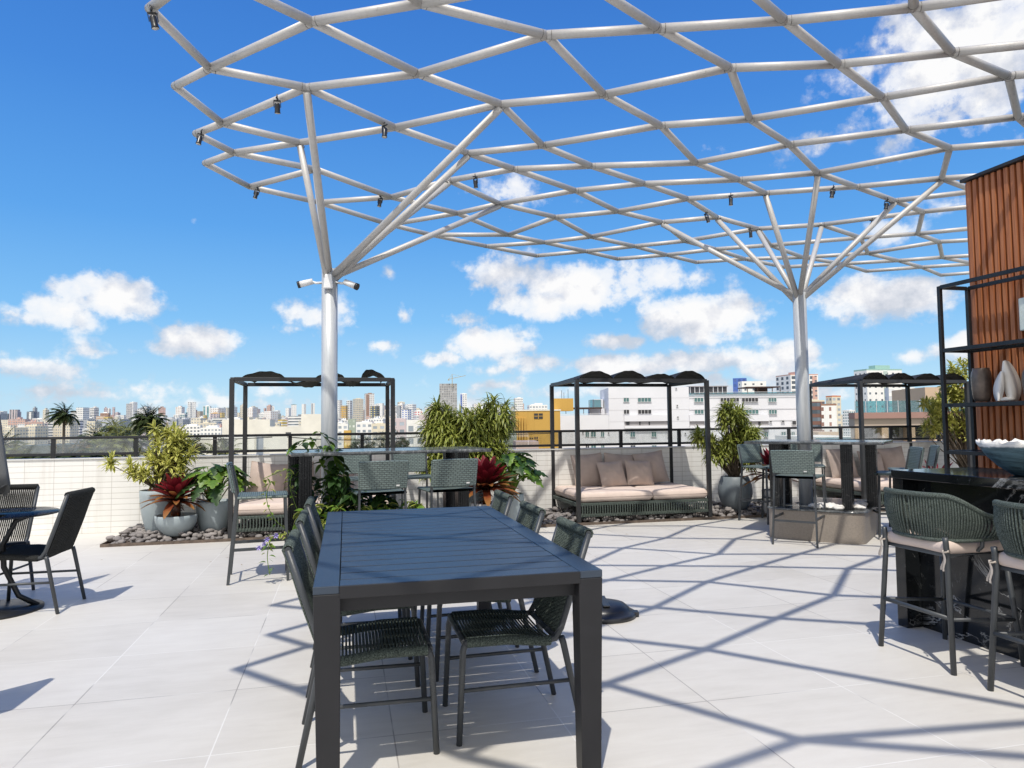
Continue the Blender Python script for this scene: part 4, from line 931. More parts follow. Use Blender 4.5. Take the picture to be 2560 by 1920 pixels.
def bromeliad(loc,label,pot,ln,w,n,seed,zc,tilt=0):
    rs=random.Random(seed); r=empty('bromeliad',loc); tag(r,label,'bromeliad')
    h,r0,r1,bu,pm=pot; pot_round(h,r0,r1,bu,pm,r)
    inn=MB(); out=MB()
    for i in range(n):
        k=i/n; a=i*2.399; th=R(100-78*k+rs.uniform(-6,6)); d=Vector((math.cos(a)*math.sin(th),math.sin(a)*math.sin(th),math.cos(th)+.12))
        (inn if k>.45 else out).leaf(Vector((math.cos(a)*.03,math.sin(a)*.03,zc+.10*k)),d,ln*(1.08-.35*k)*rs.uniform(.85,1.1),w*rs.uniform(.85,1.1),(.75-.55*k)*rs.uniform(.6,1.3),7,.35,1)
    inn.build('inner_leaves','brom_red',r); out.build('outer_leaves','brom_out',r)
    b=MB(); b.tube([(0,0,h-.05),(0.01,0,zc+.05)],[.05,.04],10)
    for i in range(60):
        a=rs.uniform(0,6.28); z=rs.uniform(h-.03,zc+.02); b.leaf((math.cos(a)*.04,math.sin(a)*.04,z),Vector((math.cos(a),math.sin(a),rs.uniform(-.6,.5))),.07,.018,1.,3,.3,1)
    b.build('stem','brom_out',r); return r
def lobed_leaf(m,p,d,size,rs,roll=0):
    # split-leaf philodendron blade: lobes along both margins, folded on the midrib
    d=d.normalized(); up=Vector((0,0,1)); side=d.cross(up).normalized(); side=(Matrix.Rotation(roll,3,d)@side); nrm=side.cross(d).normalized()
    n=40; b=len(m.v); mid=[]; ed=[]
    for i in range(n+1):
        t=i/n; dr=-.30*size*t*t; q=p+d*size*t+nrm*(.10*size*math.sin(PI*t))+Vector((0,0,dr)); mid.append(q)
        env=math.sin(PI*min(1,t*.9+.10))**.75*(1-.35*t); lob=.42+.58*abs(math.cos(t*PI*5.2))**.7
        ed.append((env*lob*size*.50,-.16*size*(1-t)))
    for i in range(n+1):
        wv,bk=ed[i]; q=mid[i]; dz=nrm*(-.18*wv)
        m.v+= [q-side*wv+d*bk*.8+dz, q, q+side*wv+d*bk*.8+dz]
    for i in range(n):
        a=b+i*3; t0,t1=i/n,(i+1)/n
        m.face((a,a+1,a+4,a+3),[(.0,t0),(.5,t0),(.5,t1),(.0,t1)],True); m.face((a+1,a+2,a+5,a+4),[(.5,t0),(1,t0),(1,t1),(.5,t1)],True)
def philodendron(loc,label,pot,n,size,reach,zc,seed,az=(0,360)):
    rs=random.Random(seed); r=empty('philodendron',loc); tag(r,label,'philodendron')
    h,r0,r1,bu,pm=pot; pot_round(h,r0,r1,bu,pm,r); lf=MB(); ld=MB(); sm=MB()
    for i in range(n):
        a=R(az[0]+(az[1]-az[0])*((i*.618)%1)+rs.uniform(-12,12)); k=rs.random(); rr=reach*(.35+.65*k); z=zc*(.55+.75*(1-k))+rs.uniform(-.04,.05)
        p=Vector((math.cos(a)*rr*.8,math.sin(a)*rr*.8,h+z)); s0=Vector((math.cos(a)*.03,math.sin(a)*.03,h-.05))
        sm.tube([s0,s0.lerp(p,.5)+Vector((0,0,.08)),p],[.009,.007,.005],6)
        d=Vector((math.cos(a),math.sin(a),rs.uniform(-.75,.1))); lobed_leaf(lf if i%2 else ld,p,d,size*rs.uniform(.8,1.15),rs,rs.uniform(-.5,.5))
    lf.build('leaves','leaf_green',r); ld.build('second_tone_leaves','leaf_dark',r); sm.build('stems','leaf_green',r); return r  # every second leaf takes the dark green material
Z0=.06
# left cluster
bush((-4.50,9.17,Z0),'tall potted shrub with yellow edged leaves in the left corner cluster',(.53,.17,.255,.02,'pot'),
 [(.06,.0,1.02,.27,.2,.22),(.18,0,1.20,.15,.14,.17),(-.28,-.05,.80,.17,.14,.10),(-.56,-.08,.90,.10,.10,.07),(.14,-.05,.82,.26,.18,.16),(-.08,-.05,.70,.18,.16,.10),(-.04,0,1.30,.10,.1,.1),(.26,0,1.02,.16,.14,.16)],88,.145,.034,16,'leaf_varieg',31,.9)
bromeliad((-4.17,8.88,Z0),'crimson bromeliad in a low round blue grey bowl on the left stone bed',(.245,.13,.245,.035,'pot'),.37,.095,54,32,.40)
philodendron((-3.84,9.22,Z0),'split leaf philodendron in a grey pot right of the crimson bromeliad',(.38,.17,.215,.02,'pot'),40,.25,.40,.34,33,(-200,60))
# centre cluster
bush((-.62,9.75,Z0),'big dense potted shrub with long striped leaves behind the left bar table',(.50,.19,.25,.02,'pot_dark'),
 [(-.06,0,1.20,.46,.33,.28),(.40,.0,1.42,.22,.2,.24),(.16,.0,1.30,.2,.2,.2),(-.36,0,1.20,.28,.22,.20),(.05,-.1,.92,.52,.33,.26),(-.42,-.1,.80,.25,.2,.14),(-.34,0,1.46,.16,.14,.12)],290,.23,.028,20,'leaf_varieg_dark',34,2.0,shape=0)
bromeliad((-.34,8.98,Z0),'large crimson and orange bromeliad in a white pot behind the slate table',(.34,.14,.19,.02,'pot_white'),.44,.115,62,35,.50)
philodendron((-.06,9.50,Z0),'bushy split leaf philodendron right of the white potted bromeliad',(.40,.16,.20,.02,'pot'),64,.23,.36,.42,36)
# right of the middle daybed
bush((3.32,10.72,Z0),'tall narrow striped leaf shrub in an egg shaped grey pot beside the middle daybed',(.50,.15,.20,.075,'pot_dark'),
 [(-.02,0,1.38,.20,.18,.20),(.20,0,1.12,.18,.18,.18),(-.44,-.05,1.08,.18,.14,.10),(.02,0,.95,.22,.18,.16),(-.28,0,.84,.14,.14,.10),(.25,-.05,.76,.12,.13,.09)],135,.19,.026,18,'leaf_varieg_dark',37,1.7)
bromeliad((3.78,10.35,Z0),'dark red bromeliad in a white pot left of the right bar table',(.33,.15,.185,.01,'pot_white'),.48,.09,50,38,.50)
# far right
bush((7.62,12.02,Z0),'tall cream and yellow leaved shrub behind the black shelf',(.45,.18,.24,.02,'pot_dark'),
 [(.05,0,1.95,.40,.3,.36),(-.1,0,1.45,.55,.35,.32),(.2,0,1.15,.45,.3,.25),(-.55,-.05,1.22,.22,.18,.16),(-.72,-.1,1.62,.06,.06,.04),(.28,0,2.36,.16,.14,.12)],230,.15,.036,16,'leaf_varieg',39,.7)
bromeliad((6.30,10.65,Z0),'cream striped bromeliad low behind the black shelf on the right',(.22,.14,.18,.01,'pot_dark'),.50,.06,28,40,.32)
# vine on the left planter
def vine(label,stems,leaf_r,seed,mats,loc=(0,0,0),name='climbing_vine'):
    rs=random.Random(seed); r=empty(name,loc); tag(r,label,'vine'); sm=MB(); L1=MB(); L2=MB()
    for pts in stems:
        P=[Vector(p) for p in pts]; Q=[]
        for i in range(len(P)-1):
            a=P[max(0,i-1)]; b_=P[i]; c_=P[i+1]; d_=P[min(len(P)-1,i+2)]
            for s in range(6):
                t=s/6; Q.append(.5*((2*b_)+(c_-a)*t+(2*a-5*b_+4*c_-d_)*t*t+(3*b_-a-3*c_+d_)*t*t*t))
        Q.append(P[-1]); sm.tube(Q,.0035,5)
        for i,q in enumerate(Q[1:]):
            for s in range(rs.choice((1,1,2))):
                d=Vector((rs.uniform(-1,1),rs.uniform(-1,.6),rs.uniform(-.6,.3))); ln=leaf_r*rs.uniform(.6,1.25)
                (L1 if rs.random()<.5 else L2).leaf(q+d*.02,d,ln,ln*.55,.8,5,.25,2,tw=rs.uniform(-.5,.5))
    sm.build('stems','leaf_green',r); L1.build('leaves',mats[0],r); L2.build('second_tone_leaves',mats[1],r); return r  # leaves picked at random take the second leaf material
rs=random.Random(77); V=[]
bx,by=-1.75,7.05
V+= [[(bx,by,.4),(bx-.05,by-.1,.8),(bx-.12,by-.12,1.12),(bx-.22,by-.1,1.26),(bx-.33,by-.1,1.20)],
     [(bx,by,.4),(bx+.08,by-.1,.8),(bx+.0,by-.1,1.1),(bx-.05,by-.12,1.24),(bx-.12,by-.12,1.33)],
     [(bx+.1,by,.4),(bx+.10,by-.1,.75),(bx+.05,by-.05,1.02),(bx-.0,by-.1,1.15)]]
vine('leafy green vine climbing from the left planter past the stone table edge',V,.12,41,('leaf_green','leaf_dark'))
V=[]
for i in range(27):
    a=rs.uniform(0,6.28); x=bx+rs.uniform(-.20,.42); y=by+rs.uniform(-.18,.15); hh=rs.uniform(.18,.55)*(1.15 if x<bx+.2 else .75)
    V.append([(x,y,.34),(x+rs.uniform(-.05,.05),y,.34+hh*.5),(x+.12*math.cos(a),y+.1*math.sin(a),.34+hh),(x+.2*math.cos(a),y+.14*math.sin(a),.34+hh*.9)])
vine('dense dark green leafy plant filling the left planter around the column',V,.13,42,('leaf_dark','leaf_dark'),name='planter_shrub')
V=[]
for i in range(30):
    x=-1.62+rs.uniform(-.28,.75); y=6.88+.43*(x+1.4)+rs.uniform(-.08,.1); hh=rs.uniform(.12,.30)
    V.append([(x,y,.33),(x+rs.uniform(-.05,.05),y-.03,.33+hh),(x+rs.uniform(-.12,.12),y-.10,.36+hh*.9)])
vine('bright green trailing plant along the front rim of the left planter',V,.10,43,('leaf_green','leaf_varieg_dark'),name='planter_plant')
fx,fy=-2.16,6.42
r=vine('trailing vine with lilac flowers hanging at the corner of the left planter',[[(-2.03,6.7,.36),(-2.1,6.5,.42),(fx,fy,.40),(fx-.02,fy-.05,.25),(fx,fy-.04,.08)],[(-2.03,6.72,.36),(-2.16,6.5,.55),(-2.22,6.45,.75),(-2.18,6.45,.9)],[(-2.0,6.9,.4),(-2.05,6.6,.8),(-2.02,6.5,1.0),(-2.25,6.45,.92)]],.06,44,('leaf_green','leaf_varieg_dark'),name='flowering_vine')
fl=MB()
for (px,py,pz) in ((-2.20,6.34,.36),(-2.24,6.33,.33),(-2.10,6.36,.43),(-2.17,6.33,.40)):
    for k in range(6):
        a=k*PI/3; fl.leaf((px,py,pz),Vector((math.cos(a),-.7,math.sin(a))),.034,.026,.4,3,.2,2)
fl.build('flowers','flower',r)
lm=MB(); rs=random.Random(88)
for i in range(34):
    u=rs.uniform(-3.5,9); v=9.2-abs(rs.gauss(0,1.0)); p=G(u,v,.004); lm.leaf(p,Vector((rs.uniform(-1,1),rs.uniform(-1,1),.05)),rs.uniform(.02,.05),rs.uniform(.008,.016),.05,3,.2,2)
tag(lm.build('fallen_leaves','leaf_palm_dry'),'tiny dry leaves scattered on the floor in front of the stone beds','leaves',kind='stuff')
# ================================================================== CITY
ZG=-22.
gm_=mat_plain('city_ground_earth',(.20,.19,.15),.9,.35,.02,bmp=0)
m,nt,bs=nodes('city_ground'); co=objco(nt); n=noise(nt,co,.02,8,.7); n2=noise(nt,co,.15,4,.6)
L(nt,mixc(nt,ramp(nt,n.outputs[0],[(.42,0.),(.55,1.)]),(.07,.10,.04),mixc(nt,n2.outputs[0],(.30,.27,.22),(.45,.42,.38))),bs.inputs['Base Color']); bs.inputs['Roughness'].default_value=.95
g=MB(); g.v=[Vector((-30000,9,ZG)),Vector((30000,9,ZG)),Vector((30000,9000,ZG)),Vector((-30000,9000,ZG))]; g.face((0,1,2,3)); tag(g.build('city_ground',m),kind='structure')
m,nt,bs=nodes('sea'); bs.inputs['Base Color'].default_value=(.03,.12,.22,1); bs.inputs['Roughness'].default_value=.4
g=MB(); g.v=[Vector((-60000,9000,ZG-.5)),Vector((60000,9000,ZG-.5)),Vector((60000,55000,ZG-.5)),Vector((-60000,55000,ZG-.5))]; g.face((0,1,2,3)); tag(g.build('sea',m),kind='structure')
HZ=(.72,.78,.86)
def hz(c,D): k=1-math.exp(-D/16000); return tuple(round(c[i]*(1-k)+HZ[i]*k,3) for i in range(3))  # distance haze is mixed into the building colours
Wt=(.93,.91,.86); Cr=(.78,.70,.54); Bg=(.55,.45,.33); Gy=(.42,.44,.46); Dk=(.10,.13,.17); Br=(.36,.20,.13); Oc=(.68,.42,.10); Pk=(.66,.42,.34); Tl=(.10,.26,.28); Gn=(.25,.52,.42); Sg=(.40,.46,.36); Rd=(.55,.05,.05); Bl=(.08,.16,.50); Ye=(.75,.55,.16); Pi=(.66,.55,.55)
wdk=(.07,.09,.11); wgy=(.22,.25,.28); wgn=(.06,.15,.16)
rsB=random.Random(101)
def bld(label,x0,x1,yt,D,wall,win=wgy,ang=None,fh=3.,ww=3.,wx=(.22,.78),wy=(.3,.75),band=None,cat='apartment tower',name='apartment_tower',roof=2,crown=None,side=None,group=None,dep=1.,zb=ZG):
    if ang is None: ang=rsB.choice((-1,1))*rsB.uniform(14,30)
    a=R(ang); w=(x1-x0)/F_PX*D; cc,ss=math.cos(a),abs(math.sin(a)); s=w/(cc+ss*dep); sd=s*dep
    xc=xat((x0+x1)/2,D); zt=zat((x0+x1)/2,yt,D); h=zt-zb
    far=D>500
    m=MB().box((0,0,h/2),(s,sd,h),uvm=True)
    nfl=max(1,round(h/fh)); k=h/(nfl*fh); ncol=max(2,round(s/ww))
    for i,uv in enumerate(m.uv):
        if uv and uv[0][1]>=0: m.uv[i]=[(u/s*ncol*ww,v/k) for u,v in uv]
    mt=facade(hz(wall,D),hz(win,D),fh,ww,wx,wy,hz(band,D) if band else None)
    o=m.build(name,mt,None,(xc,D+sd/2,zb)); o.rotation_euler=(0,0,a); tag(o,label,cat,group)
    plain=facade(hz(crown or wall,D),hz(win,D),fh,ww,(.9,.91),(.5,.51))
    if roof:
        r=MB()
        if roof>=1: r.box((s*.05,0,h+s*.07),(s*.42,sd*.5,s*.14),uvm=True)
        if roof>=2: r.box((-s*.2,sd*.1,h+s*.045),(s*.25,sd*.3,s*.09),uvm=True)
        r.build('roof_block',plain,o)
        MB().box((0,0,h+.35),(s*1.0,sd*1.0,.7),uvm=True).build('parapet',plain,o)
    if side is not None:  # contrasting vertical stripe block on the front
        MB().box((s*side[0],-sd/2-.15,h*.5),(s*side[1],.5,h*.985),uvm=True).build('facade_strip',facade(hz(side[2],D),hz(win,D),fh,ww*.8,(.3,.7),(.3,.6)),o)
    return o
B=bld
B('slim grey and pale yellow tower cut by the left edge of the picture',-14,9,1037,1500,Cr,wgy,roof=0)
B('dark slate tower second from the left edge',9,20.5,1034,1450,Dk,wdk,roof=0,ang=8)
B('tall pinkish tower with dark vertical stripes near the left edge',20,41,1024,1400,Pi,wdk,ww=4,wx=(.35,.75),wy=(0,1),roof=0,ang=14)
B('ochre low building under the striped towers at far left',5,39,1077,820,Oc,wdk,name='apartment_block',cat='building',ang=6)
B('dark blue grey tower standing alone left of the tall palm',64.5,83,1030,1300,Dk,wgy,ang=10,side=(0,.34,Wt))
B('white stepped apartment block right of the dark blue tower',80,106,1048,1150,Wt,wgy,wx=(0,1),wy=(.35,.7))
B('cream low apartment block with teal window strips left of the tall palm',40,101,1070,760,Cr,wgn,ang=-6,side=(.18,.3,Tl),name='apartment_block',cat='building',dep=.5)
B('small hazy white building just left of the tall palm crown',107,122,1053,1700,Wt,wgy,roof=1)
B('pale building hidden behind the tall palm trunk',122,162,1066,1000,Wt,wgy,name='apartment_block',cat='building')
B('low white and brown building right of the tall palm trunk',160,203,1071,900,Wt,Br,name='apartment_block',cat='building',wx=(0,1),wy=(.4,.7),dep=.5)
B('white tower with rows of small windows right of the tall palm',203,218,1035,1200,Wt,wgy,ww=2.2)
B('white and grey tower behind the white one right of the tall palm',217,227,1033,1600,Wt,wgy,roof=2)
B('short dark grey tower beside the white towers right of the palm',217,235,1047,1350,Gy,wdk,roof=0)
B('green walled tower among white ones right of the tall palm',216,233.5,1061,1050,Gn,Wt,ang=20,roof=0,ww=4)
B('beige tower with brown horizontal bands',237,262,1040,1250,Cr,Br,wx=(0,1),wy=(.35,.75),roof=0,ang=12)
B('brown topped tower behind the beige banded tower',246,269,1033,1500,Br,Br,crown=Wt,roof=2)
B('yellow ochre tower in front of the brown topped tower',257,275,1044,1100,Ye,wgy,ang=-18,ww=2.5)
B('pale pink slim tower right of the yellow ochre tower',274,284,1038,1450,Pk,wgy)
B('white slim tower standing apart between the yellow and the tall grey towers',283,297,1040,1350,Wt,wgy,roof=1)
B('low orange pink block with white bands below the beige tower',229,251,1073,860,Pk,Wt,wx=(0,1),wy=(.5,.8),name='apartment_block',cat='building')
B('low salmon pink block below the yellow ochre tower',251,287,1073,880,Pk,wgy,name='apartment_block',cat='building')
B('wide low white block with dark bands left of the tall grey pair',287,314,1061,960,Wt,Dk,wx=(0,1),wy=(.3,.5),ang=5,name='apartment_block',cat='building')
B('tall pale grey tower, left one of the tallest pair on the left skyline',311,327,1009,1250,(.60,.58,.56),wgy,ang=24,ww=2.6,roof=0)
B('tall pale grey tower, right one of the tallest pair on the left skyline',322,338,1006,1400,Wt,wgy,ang=-22,wx=(.4,.6),wy=(0,1),roof=1)
B('white tower with a dark top behind the second palm',338,362,1022,1300,Wt,wdk,crown=Dk,ww=2.5)
B('pale tower with sloping roofline above the second palm',364,387,1028,1500,Wt,wgy,roof=2,wx=(.45,.55))
B('slim tower with a brown middle stripe right of the second palm',386,400,1037,1300,Wt,wgy,side=(.2,.4,Br),roof=0)
B('white slim tower right of the brown striped tower',400,414,1038,1250,Wt,wgy,roof=0,ww=2.4)
B('small brown building in the skyline gap left of centre',414,425,1057,1200,Br,wgy,roof=1)
B('white tower with grey left side and even small windows',430,447,1038,1100,Wt,wdk,ang=18,ww=2.4)
B('teal glass fronted tower left of the tallest white tower',446,464,1036,1150,Wt,wgn,ang=-8,ww=3.5,wx=(.08,.92),wy=(.12,.85))
B('dark green glass tower touching the tallest white tower',461,473,1032,1200,Tl,wdk,roof=1)
B('tallest white tower on the left skyline with a dark window column at its top',463,487,1005,1050,Wt,wgy,ang=22,ww=2.2,roof=0,side=(-.05,.18,(.5,.52,.54)))
B('orange brown low building below the teal glass tower',443,456,1068,820,Br,wdk,name='apartment_block',cat='building',crown=Oc)
B('slim beige tower right of the tallest white tower',491,504,1028,1350,Bg,wgy,wx=(.4,.6),wy=(0,1),roof=0)
B('pale tower with dark teal glass panels',504,524,1016,1250,Wt,Tl,ww=5,wx=(.1,.6),wy=(0,1),roof=2)
B('narrow yellow balcony tower in front of the pale teal tower',507,516,1038,1000,Ye,wgy,roof=0)
B('pinkish tower with orange roof blocks',520,546,1034,1100,Pi,Dk,crown=Oc,ww=5,wx=(.4,.75),wy=(.1,.8))
B('bright yellow tower left of the daybed posts',546,559,1033,1150,Ye,wgy,crown=Oc,roof=1)
B('white slim tower right of the bright yellow tower',558,567,1040,1250,Wt,wgy,roof=0)
B('long low white rooftops below the tallest white tower',456,500,1066,640,Wt,wdk,ang=4,name='apartment_block',cat='building',dep=.4,roof=2)
B('low white buildings with grey roofs below the yellow tower',500,556,1071,600,Wt,wgy,ang=-5,name='apartment_block',cat='building',dep=.4,roof=2)
B('white building with a red band behind the daybed\'s left posts',565,600,1048,520,Wt,Rd,ang=3,wx=(0,1),wy=(.45,.7),fh=3.4,name='apartment_block',cat='building',roof=1)
B('dark blue grey far tower right of the daybed\'s left posts',624,635,1028,1700,Dk,wgy,side=(.3,.25,Wt),roof=1)
B('teal and white far tower beside the dark blue one',637,654,1037,1750,Gy,wgn,roof=2)
B('small dark far tower at the end of the distant trio',655,662,1034,1800,Dk,wdk,roof=0)
B('slim white far tower alone above the white warehouse roof',686,698,1027,1500,Wt,wgy,roof=1,wx=(.6,.7))
B('yellow and white low building between warehouse and blank wall',693,714,1051,700,Ye,Wt,name='apartment_block',cat='building',wx=(0,1),wy=(.5,.8),roof=1)
B('white tower left of the teal capped twin',713,724.5,1020,1300,Wt,wgy,roof=0,wx=(.55,.68))
B('white twin tower with a teal glass cap',724,740,1012,1280,Wt,wgy,crown=Tl,roof=1,wx=(.6,.75))
B('short grey tower right of the teal capped twin',743,753,1036,1200,Gy,wdk,roof=0)
B('thin blank white tower left of the steel column',753,763,1010,1450,Wt,Wt,roof=0)
B('thin white tower with a grey side just left of the steel column',775,786,1008,1450,Wt,wgy,side=(-.3,.35,Gy),roof=0,wx=(.6,.7))
B('grey and white tower touching the steel column\'s right side',838,853,1000,1100,Wt,Gy,roof=0)
B('orange balcony tower right of the steel column',851,866,1014,1050,Oc,wgy,ang=-6,roof=0)
B('black and white banded tower right of the orange tower',865,879,1002,1150,Wt,wdk,ww=6,wx=(.0,.6),wy=(.3,.9))
B('cream tower with brown window rows left of the tallest banded tower',878,907,998,1100,Cr,wgy,roof=2,ww=2.6)
B('tallest tower right of the column, brown bricks left and white right',907,934.5,985,1080,Wt,wgy,ang=20,side=(-.28,.36,Br),ww=2.5,crown=Br,roof=1)
B('black tower with yellow balconies right of the tallest banded tower',925,946,1015,980,Dk,Ye,ang=-16,ww=7,wx=(.1,.55),wy=(.3,.75),roof=0)
B('pale far tower behind the black and yellow one',947,958,1008,1500,Wt,wgy,wx=(.5,.6),roof=0)
B('white tower partly hidden by the left daybed\'s right posts',963,979,998,1500,Wt,wgy,roof=0)
B('sage green windowless block right of the steel column',867,888,1047,420,Sg,Sg,ang=10,roof=0,name='apartment_block',cat='building')
B('low white block with grey windows right of the sage green block',888,930,1058,400,Wt,wgy,ang=6,name='apartment_block',cat='building',dep=.5)
B('low cream block with a flat roof left of the daybed\'s right posts',928,966,1062,360,Cr,wgy,ang=-6,name='apartment_block',cat='building',dep=.5)
B('low white block touching the column behind the stone table',842,869,1062,380,Wt,wgy,ang=6,name='apartment_block',cat='building',dep=.5)
B('mustard yellow low wall building seen through the railing',858,876,1076,230,Oc,Oc,ang=4,roof=0,name='apartment_block',cat='building')
B('pink tiled building through the daybed\'s right posts',973,1014,1051,300,Pi,wgy,ang=5,name='apartment_block',cat='building',dep=.5,roof=1)
B('cream tower right of the left daybed',991,1011,1006,1200,Cr,wgy,roof=2,ww=2.6)
B('white and blue stepped building right of the cream tower',1002,1026,1024,1000,Wt,Bl,crown=Dk,ww=5)
B('dark red and white building left of the big striped shrub',1031,1057,1028,900,Wt,Rd,wx=(0,.5),wy=(.3,.8),roof=2)
B('blank pinkish wall building behind the big striped shrub',1045,1098,1037,420,Pi,Pi,ang=5,roof=0,name='apartment_block',cat='building',dep=.4)
B('white building with balconies left of the big striped shrub',1012,1060,1057,170,Wt,wgy,ang=8,ww=4,name='apartment_block',cat='building',dep=.6,roof=1)
o=B('unfinished grey concrete tower under construction above the big shrub',1094,1142,959,900,(.50,.49,.47),(.24,.24,.24),ang=6,ww=2.6,wx=(.15,.85),wy=(.15,.85),roof=0,name='concrete_tower')
B('small white tower left of the unfinished concrete tower',1080,1095,1008,1100,Wt,wgy,roof=1)
B('white and blue tower right of the unfinished concrete tower',1149,1167,985,1000,Wt,wgy,side=(-.35,.25,Bl),roof=1,ang=5)
B('white tower just right of the big striped shrub\'s top',1284,1307,996,900,Wt,wgy,ang=10,ww=2.5,roof=1)
B('distant white rooftop cluster between shrub and middle daybed',1318,1368,1014,700,Wt,wgy,ang=6,roof=2,name='apartment_block',cat='building')
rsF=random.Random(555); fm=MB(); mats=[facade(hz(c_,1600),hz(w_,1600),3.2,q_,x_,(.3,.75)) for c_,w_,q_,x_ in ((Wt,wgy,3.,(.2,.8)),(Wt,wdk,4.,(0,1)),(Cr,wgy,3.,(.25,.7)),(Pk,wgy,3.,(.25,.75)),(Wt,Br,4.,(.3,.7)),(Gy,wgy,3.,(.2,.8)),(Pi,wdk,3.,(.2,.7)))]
for i in range(620):
    px=rsF.uniform(-60,1330); D_=rsF.uniform(650,2600); w_=rsF.uniform(7,26); 
    tall=rsF.random()<.40; yt=(rsF.uniform(1016,1052) if tall and D_>1100 else rsF.uniform(1044,1072))-.0108*(px-300)*.9
    if tall and (690<px<820 or 415<px<432): continue
    zt=zat(px,yt,D_); h_=zt-ZG
    if h_<5: continue
    a_=rsF.uniform(-.5,.5); fm.cur=rsF.choice((0,0,0,1,2,2,3,4,5,6)); k0=len(fm.uv)
    fm.box((xat(px,D_),D_,ZG+h_/2),(w_*(.6 if tall else 1.3),w_*.7,h_),rz=a_,uvm=True)
    if rsF.random()<.6: fm.box((xat(px,D_),D_,ZG+h_+1.2),(w_*.3,w_*.3,2.6),rz=a_,uvm=True)
tag(fm.build('distant_city',mats),'hazy band of countless small pale buildings filling the skyline between the towers','city',kind='stuff')
# crane on the concrete tower
D=890.; cr=empty('tower_crane',(xat(1129,D),D+8,zat(1129,959,D))); tag(cr,'thin yellow tower crane on top of the unfinished concrete tower','crane')
cm=mat_plain('crane_steel',(.45,.40,.28),.6,.2,1,bmp=0)
MB().bar((0,0,-4),(0,0,10),.9).build('mast',cm,cr); MB().bar((-5,0,6),(17,0,10.4),.6).bar((0,0,12.5),(12,0,9.2),.25).bar((0,0,12.5),(-4.5,0,6.2),.25).bar((0,0,10),(0,0,12.5),.5).build('jib',cm,cr); MB().box((-4.4,0,5.2),(1.8,1.2,1.6)).build('counterweight',cm,cr)
# ---- blank white warehouse beyond the railing on the left
def block(name,label,x0,x1,yt,D,depth,mat,ang=0,cat='building',zb=ZG):
    w=(x1-x0)/F_PX*D; zt=zat((x0+x1)/2,yt,D)
    r=empty(name,(xat((x0+x1)/2,D),D,zb),R(ang)); tag(r,label,cat); h=zt-zb
    MB().box((0,depth/2,h/2),(w,depth,h),uvm=True).build('wall',mat,r); return r,w,h
white_wall=mat_plain('weathered_white_wall',(.82,.78,.68),.85,.12,.25,bmp=0)
def brickwall(name,c,c2,mo,bw,rh,ms):
    m,nt,bs=nodes(name); uv=nt.nodes.new('ShaderNodeTexCoord').outputs['UV']; b=nt.nodes.new('ShaderNodeTexBrick'); L(nt,uv,b.inputs['Vector']); b.offset=.0
    b.inputs['Color1'].default_value=rgba(c); b.inputs['Color2'].default_value=rgba(c2); b.inputs['Mortar'].default_value=rgba(mo); b.inputs['Scale'].default_value=1; b.inputs['Brick Width'].default_value=bw; b.inputs['Row Height'].default_value=rh; b.inputs['Mortar Size'].default_value=ms
    L(nt,b.outputs[0],bs.inputs['Base Color']); bs.inputs['Roughness'].default_value=.9; return m
r,w,h=block('warehouse','blank off white warehouse wall left of the steel column',556,674,1049,130,3,white_wall,2)
MB().box((0,-.06,h-12.5),(w,.1,5),uvm=True).build('block_wall',brickwall('concrete_block_lattice',(.55,.53,.50),(.45,.43,.40),(.66,.64,.60),1.1,.8,.12),r)
MB().box((-w*.05,-.05,h-3.6),(.55,.12,.55)).build('window',facade((.1,.1,.1),(.1,.1,.1),3,3,(.2,.3),(.2,.3)),r)
r,w,h=block('warehouse','lower white warehouse wing behind the left daybed',674,752,1066,125,3,white_wall,2)
MB().box((w*.1,-.05,h-1.2),(.9,.12,.35)).build('window',facade((.1,.1,.1),(.1,.1,.1),3,3,(.2,.3),(.2,.3)),r)
r,w,h=block('warehouse','tall blank stained white wall just left of the steel column',752,836,1035,120,2,white_wall,-2)
MB().box((0,-.06,h-15.0),(w,.1,5),uvm=True).build('block_wall',brickwall('concrete_block_lattice_b',(.55,.53,.50),(.45,.43,.40),(.66,.64,.60),1.1,.8,.12),r)
block('low_wall','long pale retaining wall seen through the railing glass on the left',430,640,1094,95,3,white_wall,2,cat='wall')
teal_roof=mat_plain('dull_teal_sheet_wall',(.075,.105,.105),.6,.2,.3,bmp=0)
block('shed','dull teal flat shed seen through the glass at the far left',24,129,1114,90,14,teal_roof,0)
tan=mat_plain('pale_sand_ground',(.42,.37,.29),.95,.15,.08,bmp=0)
g=MB(); g.v=[Vector((-52,62,-6.35)),Vector((-18,62,-6.35)),Vector((-14,76,-6.35)),Vector((-56,76,-6.35))]; g.face((0,1,2,3)); g.build('flat_roof',tan); tag(bpy.data.objects['flat_roof'],'pale sandy flat roof seen just above the parapet on the left','roof')
